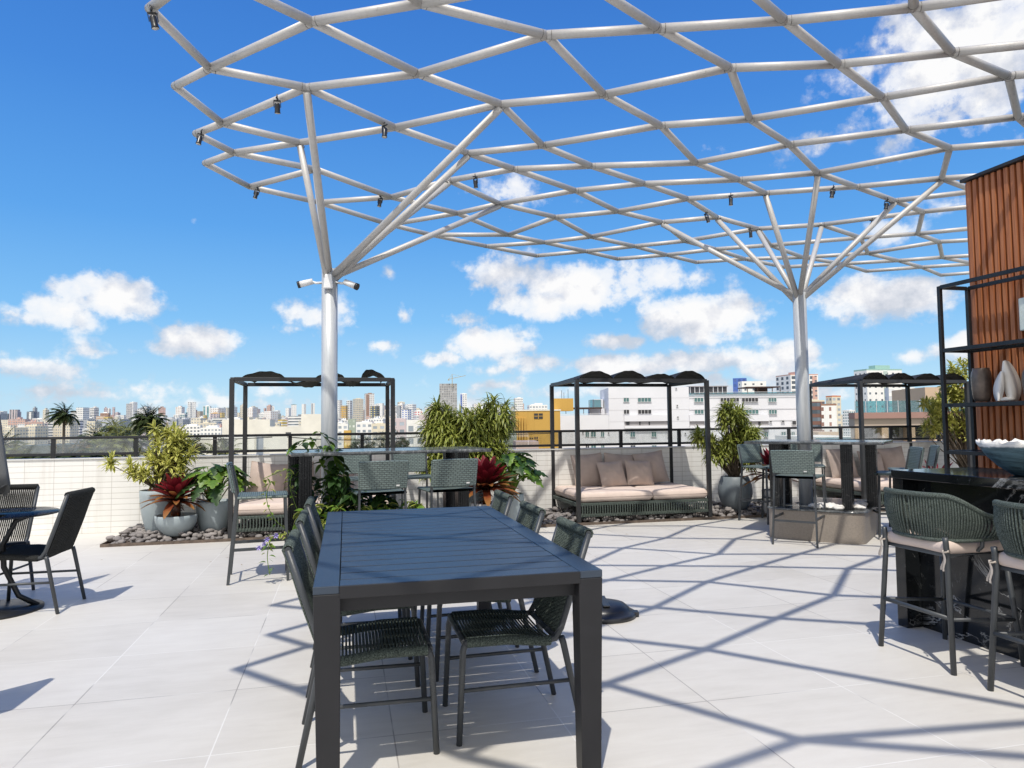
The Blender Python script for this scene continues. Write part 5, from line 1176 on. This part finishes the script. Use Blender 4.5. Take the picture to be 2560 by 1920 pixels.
# ---- ochre building
ochre=facade((.60,.36,.085),(.1,.09,.07),3.2,9,(.99,.995),(.5,.51)); dk=facade((.05,.05,.05),(.05,.05,.05),3,3,(.1,.2),(.1,.2))
D=150.; r,w,h=block('ochre_building','ochre yellow building with tall vertical fins left of the middle daybed',1288,1400,1027,D,14,ochre,4)
m=MB(); sc_=D/F_PX
for x in (1291,1297.5,1304,1310.5): m.box(((x-1344)*sc_,-.35,h-12),(.28,.7,21))
m.build('fin',ochre,r)
for (a,b_,c_,d_) in ((1334,1356,1033.5,1047),(1322,1331,1093.5,1104),(1334,1343,1092,1104)):
    f=MB().box((((a+b_)/2-1344)*sc_,-.02,h-((c_+d_)/2-1027)*sc_),((b_-a)*sc_,.12,(d_-c_)*sc_)).build('window',dk,r)
    MB().box((((a+b_)/2-1344)*sc_,-.09,h-((c_+d_)/2-1027)*sc_),((b_-a)*sc_,.03,.12)).box((((a+b_)/2-1344)*sc_,-.09,h-((c_+d_)/2-1027)*sc_),(.12,.03,(d_-c_)*sc_)).build('window_frame',ochre,f)
r2=MB().box(((1415-1344)*sc_,7,h+1.35),((1441-1389)*sc_,6,2.7+.0),uvm=True).build('roof_tower',ochre,r)
MB().bar(((1416-1344)*sc_,7,h+2.7),((1416-1344)*sc_,7,h+4.6),.08).bar(((1422-1344)*sc_,7,h+2.7),((1422-1344)*sc_,7,h+4.1),.08).bar(((1433-1344)*sc_,7,h+2.7),((1433-1344)*sc_,7,h+4.8),.08).build('antenna','alu',r)
MB().box((0,7,h+.12),(w+.3,14.2,.25)).build('roof_slab',white_wall,r)
# ---- large white apartment building
D=170.; k=D/F_PX
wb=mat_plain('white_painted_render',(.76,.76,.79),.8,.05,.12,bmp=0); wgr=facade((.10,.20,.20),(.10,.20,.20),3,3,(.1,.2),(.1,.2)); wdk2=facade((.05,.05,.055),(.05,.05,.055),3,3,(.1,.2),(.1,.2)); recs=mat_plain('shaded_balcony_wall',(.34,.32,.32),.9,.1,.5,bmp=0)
hor_off=hor(1750)
wb_r=empty('white_apartment_building',(xat(1740,D),D,ZG)); tag(wb_r,'long white apartment building with ribbon windows behind the middle daybed','building')
def wz(y,x=1740): return zat(x,y,D)-ZG
def wx_(x): return (x-1740)*k
def roll_fix(x): return -.0108*(x-1740)
def wbox(x0,x1,y0,y1,yf,dep,name,mat,par=None,px=None):
    xm=(x0+x1)/2; z0=wz(y1-roll_fix(xm)); z1=wz(y0-roll_fix(xm))
    z0=wz(y1,xm) ; z1=wz(y0,xm)
    return MB().box((wx_(xm),yf+dep/2,(z0+z1)/2),((x1-x0)*k,dep,z1-z0),uvm=True).build(name,mat,par or wb_r)
hb=zat(1740,984,D)-ZG
wbox(1521,1722,968,1300,0,16,'stair_block',wb); wbox(1722.5,1996,984,1300,.15,16,'main_wall',wb); wbox(1378,1520.5,1038,1300,-.1,14,'side_wing',wb)
wbox(1722,1996,981,984,-.2,.4,'roof_edge','glass_teal')
wbox(1380,1521,1034.5,1036,-.2,.15,'roof_rail',wb); 
fr=mat_plain('white_window_frame',(.7,.7,.7),.5,.05,2,bmp=0)
rsW=random.Random(8)
def win(x0,x1,y0,y1,n=2,m=None):
    f=wbox(x0,x1,y0,y1,-.12,.10,'window',m or (wgr if rsW.random()<.6 else wdk2)); xm=(x0+x1)/2; b=MB(); z0=wz(y1,xm); z1=wz(y0,xm)
    for i in range(n+1):
        x=x0+(x1-x0)*i/n; b.box((wx_(x),-.15,(z0+z1)/2),(.09,.06,z1-z0+.08))
    b.box((wx_(xm),-.15,z1),((x1-x0)*k,.06,.08)).box((wx_(xm),-.17,z0-.03),((x1-x0)*k+.2,.12,.08)); b.build('window_frame',fr,f)
N5=lambda x:1500+x*.226
for (a,b_,n) in ((258,318,2),(415,562,4),(1040,1140,3),(1328,1535,6),(1565,1745,5),(1860,1948,3)):
    for (y0,y1) in ((994.5,1004.5),(1024.3,1034.6)): win(N5(a),N5(b_),y0,y1,n)
for (a,b_) in ((-170,-130),(-110,-55),(0,38),(325,378),(560,612),(735,765),(1690,1740),(1800,1845),(1990,2040),(2100,2140)):
    win(N5(a),N5(b_),1079.5,1092,2); win(N5(a),N5(b_),1113,1122,2)
for (a,b_,y0,y1) in ((-205,-190,1080,1085),(80,92,1080,1086),(870,885,1082,1086),(925,940,1082,1086),(835,850,969.5,972.5),(842,858,1012,1016.5),(846,862,1041,1045.5),(1995,2030,1051,1055),(2112,2158,1052,1062),(1865,1890,1052,1056)): win(N5(a),N5(b_),y0,y1,1,wdk2)
for (a,b_) in ((265,760),(985,1145),(1500,1850)):
    rb=wbox(N5(a),N5(b_),1053,1064,-.12,.08,'balcony_recess',recs)  # flat grey panel, the shade of the recess is put into its colour
    wbox(N5(a)-1,N5(b_)+1,1064,1070.5,-.7,.6,'balcony_parapet',wb); wbox(N5(a)-1,N5(b_)+1,1037.5,1053,-.5,.4,'balcony_lintel',wb)
for (a,b_) in ((283,318),(425,440),(530,545),(1740,1765),(1650,1665)): wbox(N5(a),N5(b_),1054,1063,-.16,.05,'balcony_door',wdk2)
for y in (995-1.2,1023,1052): 
    wbox(1521,1996,y,y+.22,-.03,.1,'floor_line',recs)
# penthouse and pergolas
ph=wbox(1735,1831,964,984,4,7,'penthouse',wdk2); wbox(1733,1833,962.5,964.6,3.7,8,'penthouse_roof',recs); 
b=MB()
for i in range(9): x=1736+i*11.8; b.box((wx_(x),3.95,wz(974,x)),(.12,.1,20*k))
b.build('penthouse_frame',fr,wb_r)
wbox(1735,1990,979.5,980.2,-.15,.1,'roof_rail',fr)
wood_dk=mat_plain('dark_brown_pergola_wood',(.07,.04,.03),.8,.2,1,bmp=0)
wbox(1874,1960,965,967.5,2,7,'pergola_roof',wood_dk)
for x in (1876,1902,1939,1959): wbox(x,x+1.6,967,984,2.2,.2,'pergola_post',wood_dk)
wbox(1911,1938,968,983,5,2,'pergola_screen',wood_dk)
wbox(1411,1508,1018,1021.5,2,8,'pergola_roof',wood_dk)
for x in (1415,1460,1503): wbox(x,x+1.4,1021,1036,2.2,.2,'pergola_post',wood_dk)
wbox(1481,1519,1020,1036,6,5,'roof_room',wb); wbox(1483,1511,997,1019,7,4,'terrace_glass','glass_teal'); wbox(1495,1519,995,1036,8.5,4,'roof_room_back',wb)
wbox(1342,1378,1066,1120,-2,10,'annex',wb); wbox(1343,1371,1084,1107,-2.2,.1,'annex_glazing',wgn and facade((.16,.2,.24),(.3,.36,.4),1.6,2,(.1,.9),(.1,.9)))
B('bright blue rooftop tower above the long white building',1835,1876,945,420,Bl,(.05,.1,.3),ang=-20,ww=3,roof=0,name='apartment_tower')
B('white low block right of the bright blue tower',1853,1917,953,380,Wt,wdk,ang=4,ww=5,dep=.4,roof=0,name='apartment_block',cat='building',wx=(.3,.55),wy=(.3,.6))
B('salmon and black balcony tower behind the right steel column',1966,2049,938,430,Wt,wdk,ang=8,ww=6,wx=(.1,.55),wy=(.2,.8),side=(.36,.16,Pk),crown=Pk,roof=1)
B('dark brown balcony building right of the right steel column',2018,2062,1004,300,(.22,.11,.08),wdk,ang=6,wx=(0,1),wy=(.35,.85),fh=3.2,side=(.3,.2,(.28,.16,.13)),roof=1,crown=Cr)
B('white fronted brown sided building left of the teal glass terrace',2056,2102,1014,270,Wt,(.22,.11,.08),ang=-24,ww=5,wx=(0,.3),wy=(.3,.8),roof=1,crown=Br)
B('beige tower with an orange roof corner behind the brown buildings',2074,2103,992,420,Cr,wgy,ang=10,roof=1,crown=(.62,.2,.08))
B('slim cream tower with blue balconies in the gap left of the terrace',2099,2114,1038,900,Cr,Bl,roof=1)
B('grey and white tower in the gap just left of the teal glass terrace',2112,2139,1027,700,Wt,wgn,ang=22,ww=2.4,roof=1)
B('white grid windowed apartment tower above the right daybed',2156,2262,926,330,Wt,wdk,ang=10,ww=3.1,wx=(.3,.62),wy=(.35,.65),side=(.02,.10,(.52,.62,.56)),roof=1,crown=(.35,.55,.48),dep=.5)
B('white and dark stepped building right of the grid windowed tower',2225,2290,969,300,Wt,Gy,ang=-10,ww=6,wx=(0,.4),wy=(.3,.8),roof=0,dep=.5)
# ---- taupe terrace building on the right
D=70.; k=D/F_PX; taupe=mat_plain('taupe_render',(.42,.34,.27),.85,.08,.3,bmp=0); brn=mat_plain('brown_pink_band',(.34,.20,.165),.8,.08,.5,bmp=0); tanw=mat_plain('tan_wall',(.60,.44,.30),.85,.06,.3,bmp=0)
tr=empty('terrace_building',(xat(2300,D),D,ZG),R(-5)); tag(tr,'taupe building with brown band and teal glass terrace on the right','building')
def tz(y): return zat(2300,y,D)-ZG
def tx(x): return (x-2300)*k
def tbox(x0,x1,y0,y1,yf,dep,name,mat): return MB().box(((tx(x0)+tx(x1))/2,yf+dep/2,(tz(y0)+tz(y1))/2),(tx(x1)-tx(x0),dep,tz(y0)-tz(y1)),uvm=True).build(name,mat,tr)
tbox(2138,2560,1030,1045,-.3,1.6,'band',brn); tbox(2140,2560,1045,1064,0,1.5,'wall',taupe)
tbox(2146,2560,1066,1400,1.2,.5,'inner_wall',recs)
for i,x in enumerate((2140,2205,2268,2330,2392,2455)): tbox(x,x+17,1064,1400,0,1.1,'pillar',tanw)
for x in (2162,2226,2290,2352): tbox(x,x+32,1068,1092,1.05,.12,'window',wdk2)
for i in range(14): tbox(2141+i*26,2142+i*26,1000,1030,-.1,.06,'terrace_post',fr)
tbox(2141,2510,1001,1030,-.06,.02,'terrace_glass','glass_teal')
tbox(2384,2660,962,1030,6,8,'upper_block',tanw)
r,w,h=block('low_building','low white flat roofed building with a teal pool edge right of the column',2034,2160,1092,100,14,white_wall,2)
MB().box((-1,-.08,h-.35),(w*.72,.1,.55)).build('pool_edge',mat_plain('teal_pool_panel',(.07,.20,.26),.5,.1,1,bmp=0),r)
block('low_building','low beige rooftop block behind the railing right of the right column',2042,2100,1080,160,12,tanw,3)
block('low_building','low grey green block through the railing left of the ochre building',1262,1290,1084,90,10,mat_plain('grey_green_wall',(.30,.33,.28),.9,.1,.5,bmp=0),5)
block('low_building','low pinkish wall under the ochre building, seen through the railing',1288,1345,1104,80,6,mat_plain('pinkish_wall',(.50,.38,.33),.9,.1,.5,bmp=0),3)
# ---------------- palms and trees beyond the terrace
def palm(name,label,px,py,D,cr,nf,seed,mat,drymat=True,trunk_r=.17,zb=ZG,wind=0):
    nf=int(nf*1.45)
    rs=random.Random(seed); X=xat(px,D); zc=zat(px,py,D); r=empty(name,(X,D,zb)); tag(r,label,'palm tree'); h=zc-zb
    t=MB(); pts=[(math.sin(i/8*2)*.4-.36,0,h*i/8) for i in range(9)]; off=pts[-1]; pts=[(p[0]-off[0],p[1],p[2]) for p in pts]
    t.tube(pts,[trunk_r*(1.5-.6*i/8) for i in range(9)],10); t.build('trunk','stem',r)
    def frond(m,az,el,ln,droop):
        d=Vector((math.cos(az)*math.cos(el),math.sin(az)*math.cos(el),math.sin(el))); q=Vector((0,0,h)); n=14; P=[]
        for i in range(n+1):
            P.append((q.copy(),d.copy())); q=q+d*ln/n; d=(d+Vector((wind*.05,0,-droop/n*(1+i/n*1.2)))).normalized()
        m.tube([p for p,_ in P],[.035*cr*(1-.8*i/n)*.4 for i in range(n+1)],4,cap=False)
        for i in range(1,n+1):
            p,dd=P[i]; side=dd.cross(Vector((0,0,1)))
            side=side.normalized() if side.length>.01 else Vector((1,0,0))
            L_=ln*.26*math.sin(PI*min(1,(i/n)*.85+.12))
            for s in (-1,1):
                for j in (0,.5):
                    pp=p-dd*ln/n*j
                    m.leaf(pp,side*s*.85+dd*.65+Vector((0,0,-.25+rs.uniform(-.25,.15))),L_*rs.uniform(.8,1.15),ln*.055,.7,2,.1,0)
    m=MB(); dr=MB()
    for i in range(nf):
        az=i*2.399+rs.uniform(-.2,.2); k=i/nf; frond(m,az,R(78-88*k+rs.uniform(-8,8)),cr*rs.uniform(.85,1.1),1.0+.5*k)
    m.build('fronds',mat,r)
    if drymat:
        for i in range(6): frond(dr,rs.uniform(0,6.28),R(rs.uniform(-45,-15)),cr*.7,1.2)
        dr.build('dry_fronds','leaf_palm_dry',r)
        co_=MB()
        for i in range(9): co_.ico((rs.uniform(-.3,.3),rs.uniform(-.35,.1),h-.35-rs.uniform(0,.3)),.13,1)
        co_.build('coconuts','leaf_palm_yellow',r)
    return r
palm('coconut_palm','tall coconut palm with its trunk standing above the left skyline',160,1040,90,2.25,26,51,'leaf_palm',wind=-1)
palm('coconut_palm','dark bushy coconut palm right behind the yellow edged shrub',372,1058,62,1.85,58,52,'leaf_palm',drymat=False)
for i,(px,py,D,cr_,l,mt) in enumerate(((295,1112,55,1.9,'yellow green palm below the railing left of the yellow edged shrub','leaf_palm_yellow'),(262,1128,50,1.6,'low yellowish palm nearest the railing left of the yellow edged shrub','leaf_palm_yellow'),
    (328,1118,58,2.0,'green palm seen through the glass behind the yellow edged shrub','leaf_palm'),(8,1122,45,1.6,'palm at the very left edge behind the railing glass','leaf_palm'),(38,1136,42,1.1,'low palm by the left edge under the railing','leaf_palm_yellow'),
    (205,1125,55,1.0,'small orange green palm behind the railing glass left of centre','leaf_palm_dry'),(285,1074,140,3.0,'distant palm top just over the railing right of the tall palm','leaf_palm_yellow'))):
    palm('palm',l,px,py,D,cr_,22,60+i,mt,drymat=False,trunk_r=.13)
def tree(label,px,py,D,rx,rz,seed,mat,n=2600,name='leafy_tree',ls=.26):
    rs=random.Random(seed); X=xat(px,D); zc=zat(px,py,D); r=empty(name,(X,D,ZG)); tag(r,label,'tree'); h=zc-ZG
    t=MB(); t.tube([(0,0,0),(.2,0,h*.5),(0,0,h)],[.35,.25,.12],8)
    for i in range(7):
        a=i*.9; t.tube([(0,0,h-rz*.7),(math.cos(a)*rx*.4,math.sin(a)*rx*.3,h),(math.cos(a)*rx*.75,math.sin(a)*rx*.6,h+rz*.3)],[.12,.07,.03],5)
    t.build('trunk','stem',r); m=MB(); cl=[]
    for i in range(26):
        q=sph(rs); k=rs.uniform(.35,.95); cl.append(Vector((q.x*rx*k,q.y*rx*k,h+q.z*rz*k)))
    for i in range(n):
        c_=rs.choice(cl); q=sph(rs); p=c_+q*rx*.26*rs.uniform(.3,1); m.leaf(p,sph(rs),ls*rs.uniform(.6,1.3),ls*.5,.3,1,.2,0)
    m.build('crown',mat,r); return r
tree('olive green tree seen through the railing right of the steel column',905,1118,75,1.5,1.3,71,'leaf_grey')
tree('wide olive green tree behind the left daybed\'s right posts',965,1112,80,2.6,1.5,72,'leaf_grey',3600)
tree('olive green tree by the white balcony building left of the big shrub',1003,1116,85,1.4,1.2,73,'leaf_grey',1800)
tree('small round grey green tree seen through the railing behind the left daybed\'s left post',552,1118,60,.9,.8,74,'leaf_grey',1500)
tree('grey green shrub crown through the glass right of the yellow edged plant',478,1116,52,1.1,.8,75,'leaf_grey',1500)
tree('dark green tree mass below the railing in the left corner',120,1158,38,1.3,.6,76,'leaf_palm',1500)
tree('green bush top above the railing between the tall palm and the dark palm',320,1084,120,2.4,1.1,78,'leaf_palm',2200)
for i,(px,l) in enumerate(((455,'low dark palm scrub under the bottom rail right of the yellow edged plant'),(560,'low yellow green palm scrub under the bottom rail beside the left daybed'),(180,'low palm scrub under the bottom rail left of centre'))):
    palm('palm_scrub',l,px,1152,26,1.0,20,90+i,('leaf_palm','leaf_palm_yellow','leaf_palm')[i],drymat=False,trunk_r=.1)
for i,(px,py,D,cr_,l,mt) in enumerate(((245,1106,62,2.1,'leafy palm behind the railing glass between the tall palm and the potted shrub','leaf_palm'),(315,1098,66,2.3,'broad palm crown crossing the railing behind the potted shrub','leaf_palm_yellow'),
    (440,1112,48,1.3,'palm crown seen through the glass just right of the yellow edged shrub','leaf_palm'),(70,1146,34,.9,'low palm under the bottom rail at far left','leaf_palm'),(135,1152,30,.8,'low palm scrub under the rail below the tall palm trunk','leaf_palm'),(235,1150,30,1.0,'dense palm scrub under the rail left of the potted shrub','leaf_palm'))):
    palm('palm',l,px,py,D,cr_,24,120+i,mt,drymat=False,trunk_r=.13)
# ================================================================== SKY, SUN, CLOUDS
SUN_AZ=11.; SUN_EL=62.3      # shadows fall away from the camera, slightly to the right
w=bpy.data.worlds.new('World'); sc.world=w; w.use_nodes=True; nt=w.node_tree
bg=nt.nodes['Background']; sky=nt.nodes.new('ShaderNodeTexSky'); sky.sky_type='NISHITA'; sky.sun_disc=False; sky.sun_elevation=R(SUN_EL); sky.sun_rotation=R(180+SUN_AZ); sky.altitude=20; sky.air_density=1.; sky.dust_density=.25; sky.ozone_density=2.2
co=nt.nodes.new('ShaderNodeTexCoord').outputs['Generated']; sx=nt.nodes.new('ShaderNodeSeparateXYZ'); L(nt,co,sx.inputs[0])
az=mth(nt,'ARCTAN2',sx.outputs[0],sx.outputs[1]); el=mth(nt,'ARCSINE',sx.outputs[2])
STR=.15
def s2(x,y):
    X,Y=x*2560/2212,y*2560/2212; d=(FW+RT*((X-1280)/F_PX)-UP*((Y-960)/F_PX)).normalized(); return math.atan2(d.x,d.y),math.asin(d.z)
kpx=2560/2212/F_PX
blobs=[(235,640,105,62,1.),(150,668,110,42,.8),(40,680,70,35,.6),(428,735,92,44,1.),(690,690,110,52,.75),(640,712,80,30,.6),(876,684,24,28,.7),(840,592,20,24,.5),(418,475,18,16,.3),
 (1110,595,130,58,.95),(1260,625,190,62,1.),(1180,650,150,45,.9),(1440,605,190,48,.6),(1000,690,80,30,.6),
 (1065,745,118,48,1.),(960,775,70,24,.8),(1500,690,170,58,1.),(1330,735,90,28,.85),(1600,670,60,40,.8),
 (1320,790,140,32,.95),(1480,780,130,34,.85),(1570,775,90,34,.85),(1700,765,110,42,.85),(1060,800,90,24,.6),
 (1915,645,150,52,1.),(1990,615,80,30,.7),(2090,745,60,36,1.),(1960,770,60,18,.5),(1790,790,60,18,.5),
 (2130,120,230,140,1.),(2060,215,170,70,.75),(1990,100,110,60,.6),(2250,60,200,160,.9),(1110,425,150,60,.6),(1790,300,130,50,.6),(1550,320,70,28,.35),(1880,160,60,120,.4),
 (1180,780,150,34,.7),(1400,840,330,24,.75),(1700,850,200,26,.65),(380,900,420,26,.5),(160,850,200,30,.62),(500,870,260,26,.6),(2100,190,260,110,.7),(1000,880,260,26,.5),(1450,830,260,36,.7),(1250,840,120,24,.6),(1650,800,120,30,.7),(70,790,160,40,.7),(200,760,90,30,.6),(300,840,260,42,.55),(560,850,200,40,.5),(820,745,90,28,.6),(1080,830,160,30,.5),(1950,500,110,50,.45),(2060,450,90,30,.5),(1700,560,90,40,.4)]
best=None
cbv=nt.nodes.new('ShaderNodeCombineXYZ'); L(nt,az,cbv.inputs[0]); L(nt,el,cbv.inputs[1])
for (x,y,rx,ry,a) in blobs:
    a0,e0=s2(x,y); v1=nt.nodes.new('ShaderNodeVectorMath'); v1.operation='MULTIPLY_ADD'; L(nt,cbv.outputs[0],v1.inputs[0])
    v1.inputs[1].default_value=(1/(rx*kpx),1/(ry*kpx),0); v1.inputs[2].default_value=(-a0/(rx*kpx),-e0/(ry*kpx),0)
    v2=nt.nodes.new('ShaderNodeVectorMath'); v2.operation='LENGTH'; L(nt,v1.outputs[0],v2.inputs[0])
    q=mth(nt,'MULTIPLY_ADD',v2.outputs['Value'],-a,1.5*a)
    best=q if best is None else mth(nt,'MAXIMUM',best,q)
def dirv(de=0,k=1.):
    c=nt.nodes.new('ShaderNodeCombineXYZ'); L(nt,mth(nt,'MULTIPLY',az,k),c.inputs[0]); L(nt,mth(nt,'MULTIPLY',mth(nt,'ADD',el,de),k*1.1),c.inputs[1]); c.inputs[2].default_value=3.3; return c.outputs[0]
def puff(de,k):
    v=nt.nodes.new('ShaderNodeTexVoronoi'); v.voronoi_dimensions='2D'; v.feature='F1'; v.inputs['Scale'].default_value=k; v.inputs['Detail'].default_value=2; v.inputs['Roughness'].default_value=.6
    L(nt,dirv(de),v.inputs['Vector']); return mth(nt,'SUBTRACT',.5,v.outputs['Distance'])
def fb_(de):
    n=noise(nt,dirv(de),11.,8,.58,0); return mth(nt,'ADD',mth(nt,'MULTIPLY',mth(nt,'SUBTRACT',n.outputs[0],.5),1.5),mth(nt,'MULTIPLY',puff(de,14.),.55))
n1=fb_(0); n2=fb_(.012)
nbig=noise(nt,dirv(0),44.,8,.66,0).outputs[0]
fb1=mth(nt,'ADD',n1,mth(nt,'MULTIPLY',mth(nt,'SUBTRACT',nbig,.5),.85))
sa=noise(nt,dirv(0),9.,3,.5,0).outputs[0]; sb=noise(nt,dirv(.022),9.,3,.5,0).outputs[0]
back=mth(nt,'MULTIPLY',mth(nt,'MULTIPLY',sx.outputs[1],-2.5,clamp=True),1.25)  # unseen cloud cover added behind the camera to raise the fill light
best=mth(nt,'MAXIMUM',best,back)
dens=mth(nt,'SUBTRACT',mth(nt,'ADD',mth(nt,'MULTIPLY',best,1.2),fb1),.40)
cov=mth(nt,'MULTIPLY',ramp(nt,dens,[(0.,0.),(.17,.22),(.42,.80),(.85,1.)]),mth(nt,'ADD',mth(nt,'MULTIPLY',best,.9),.45,clamp=True))
lit=mth(nt,'ADD',mth(nt,'MULTIPLY',mth(nt,'SUBTRACT',sa,sb),4.2),mth(nt,'MULTIPLY',mth(nt,'SUBTRACT',nbig,.5),.9)); lit=mth(nt,'ADD',lit,mth(nt,'MULTIPLY',dens,.35))
ccol=ramp(nt,mth(nt,'ADD',lit,.38),[(.05,(.60,.645,.73)),(.38,(.78,.80,.86)),(.72,(.98,.98,.985))])
# sky colour: mostly a graded blue laid over the physical sky
grad=ramp(nt,el,[(-.02,(.50,.74,.93)),(.05,(.40,.69,.94)),(.14,(.19,.52,.93)),(.26,(.088,.37,.87)),(.42,(.045,.25,.76)),(.60,(.026,.175,.64)),(1.,(.03,.15,.58))])
vs=nt.nodes.new('ShaderNodeVectorMath'); vs.operation='SCALE'; L(nt,sky.outputs[0],vs.inputs[0]); vs.inputs['Scale'].default_value=STR
col=mixc(nt,.85,vs.outputs[0],grad)
col=mixc(nt,cov,col,ccol); vz=nt.nodes.new('ShaderNodeVectorMath'); vz.operation='SCALE'; L(nt,col,vz.inputs[0]); vz.inputs['Scale'].default_value=1/STR
L(nt,vz.outputs[0],bg.inputs[0]); bg.inputs[1].default_value=STR
sd=bpy.data.lights.new('sun','SUN'); sd.energy=3.75; sd.angle=R(.65); sd.color=(1,.945,.86); so=bpy.data.objects.new('sun',sd); C.objects.link(so)
saz,sel=R(SUN_AZ),R(SUN_EL); sv=Vector((-math.sin(saz)*math.cos(sel),-math.cos(saz)*math.cos(sel),math.sin(sel))); so.rotation_euler=sv.to_track_quat('Z','Y').to_euler()
sc.view_settings.view_transform='Standard'; sc.view_settings.look='None'; sc.view_settings.exposure=0
sc.cycles.max_bounces=5; sc.cycles.diffuse_bounces=3; sc.cycles.glossy_bounces=3; sc.cycles.transmission_bounces=2; sc.cycles.transparent_max_bounces=10; w.cycles.sampling_method='MANUAL'; w.cycles.sample_map_resolution=256
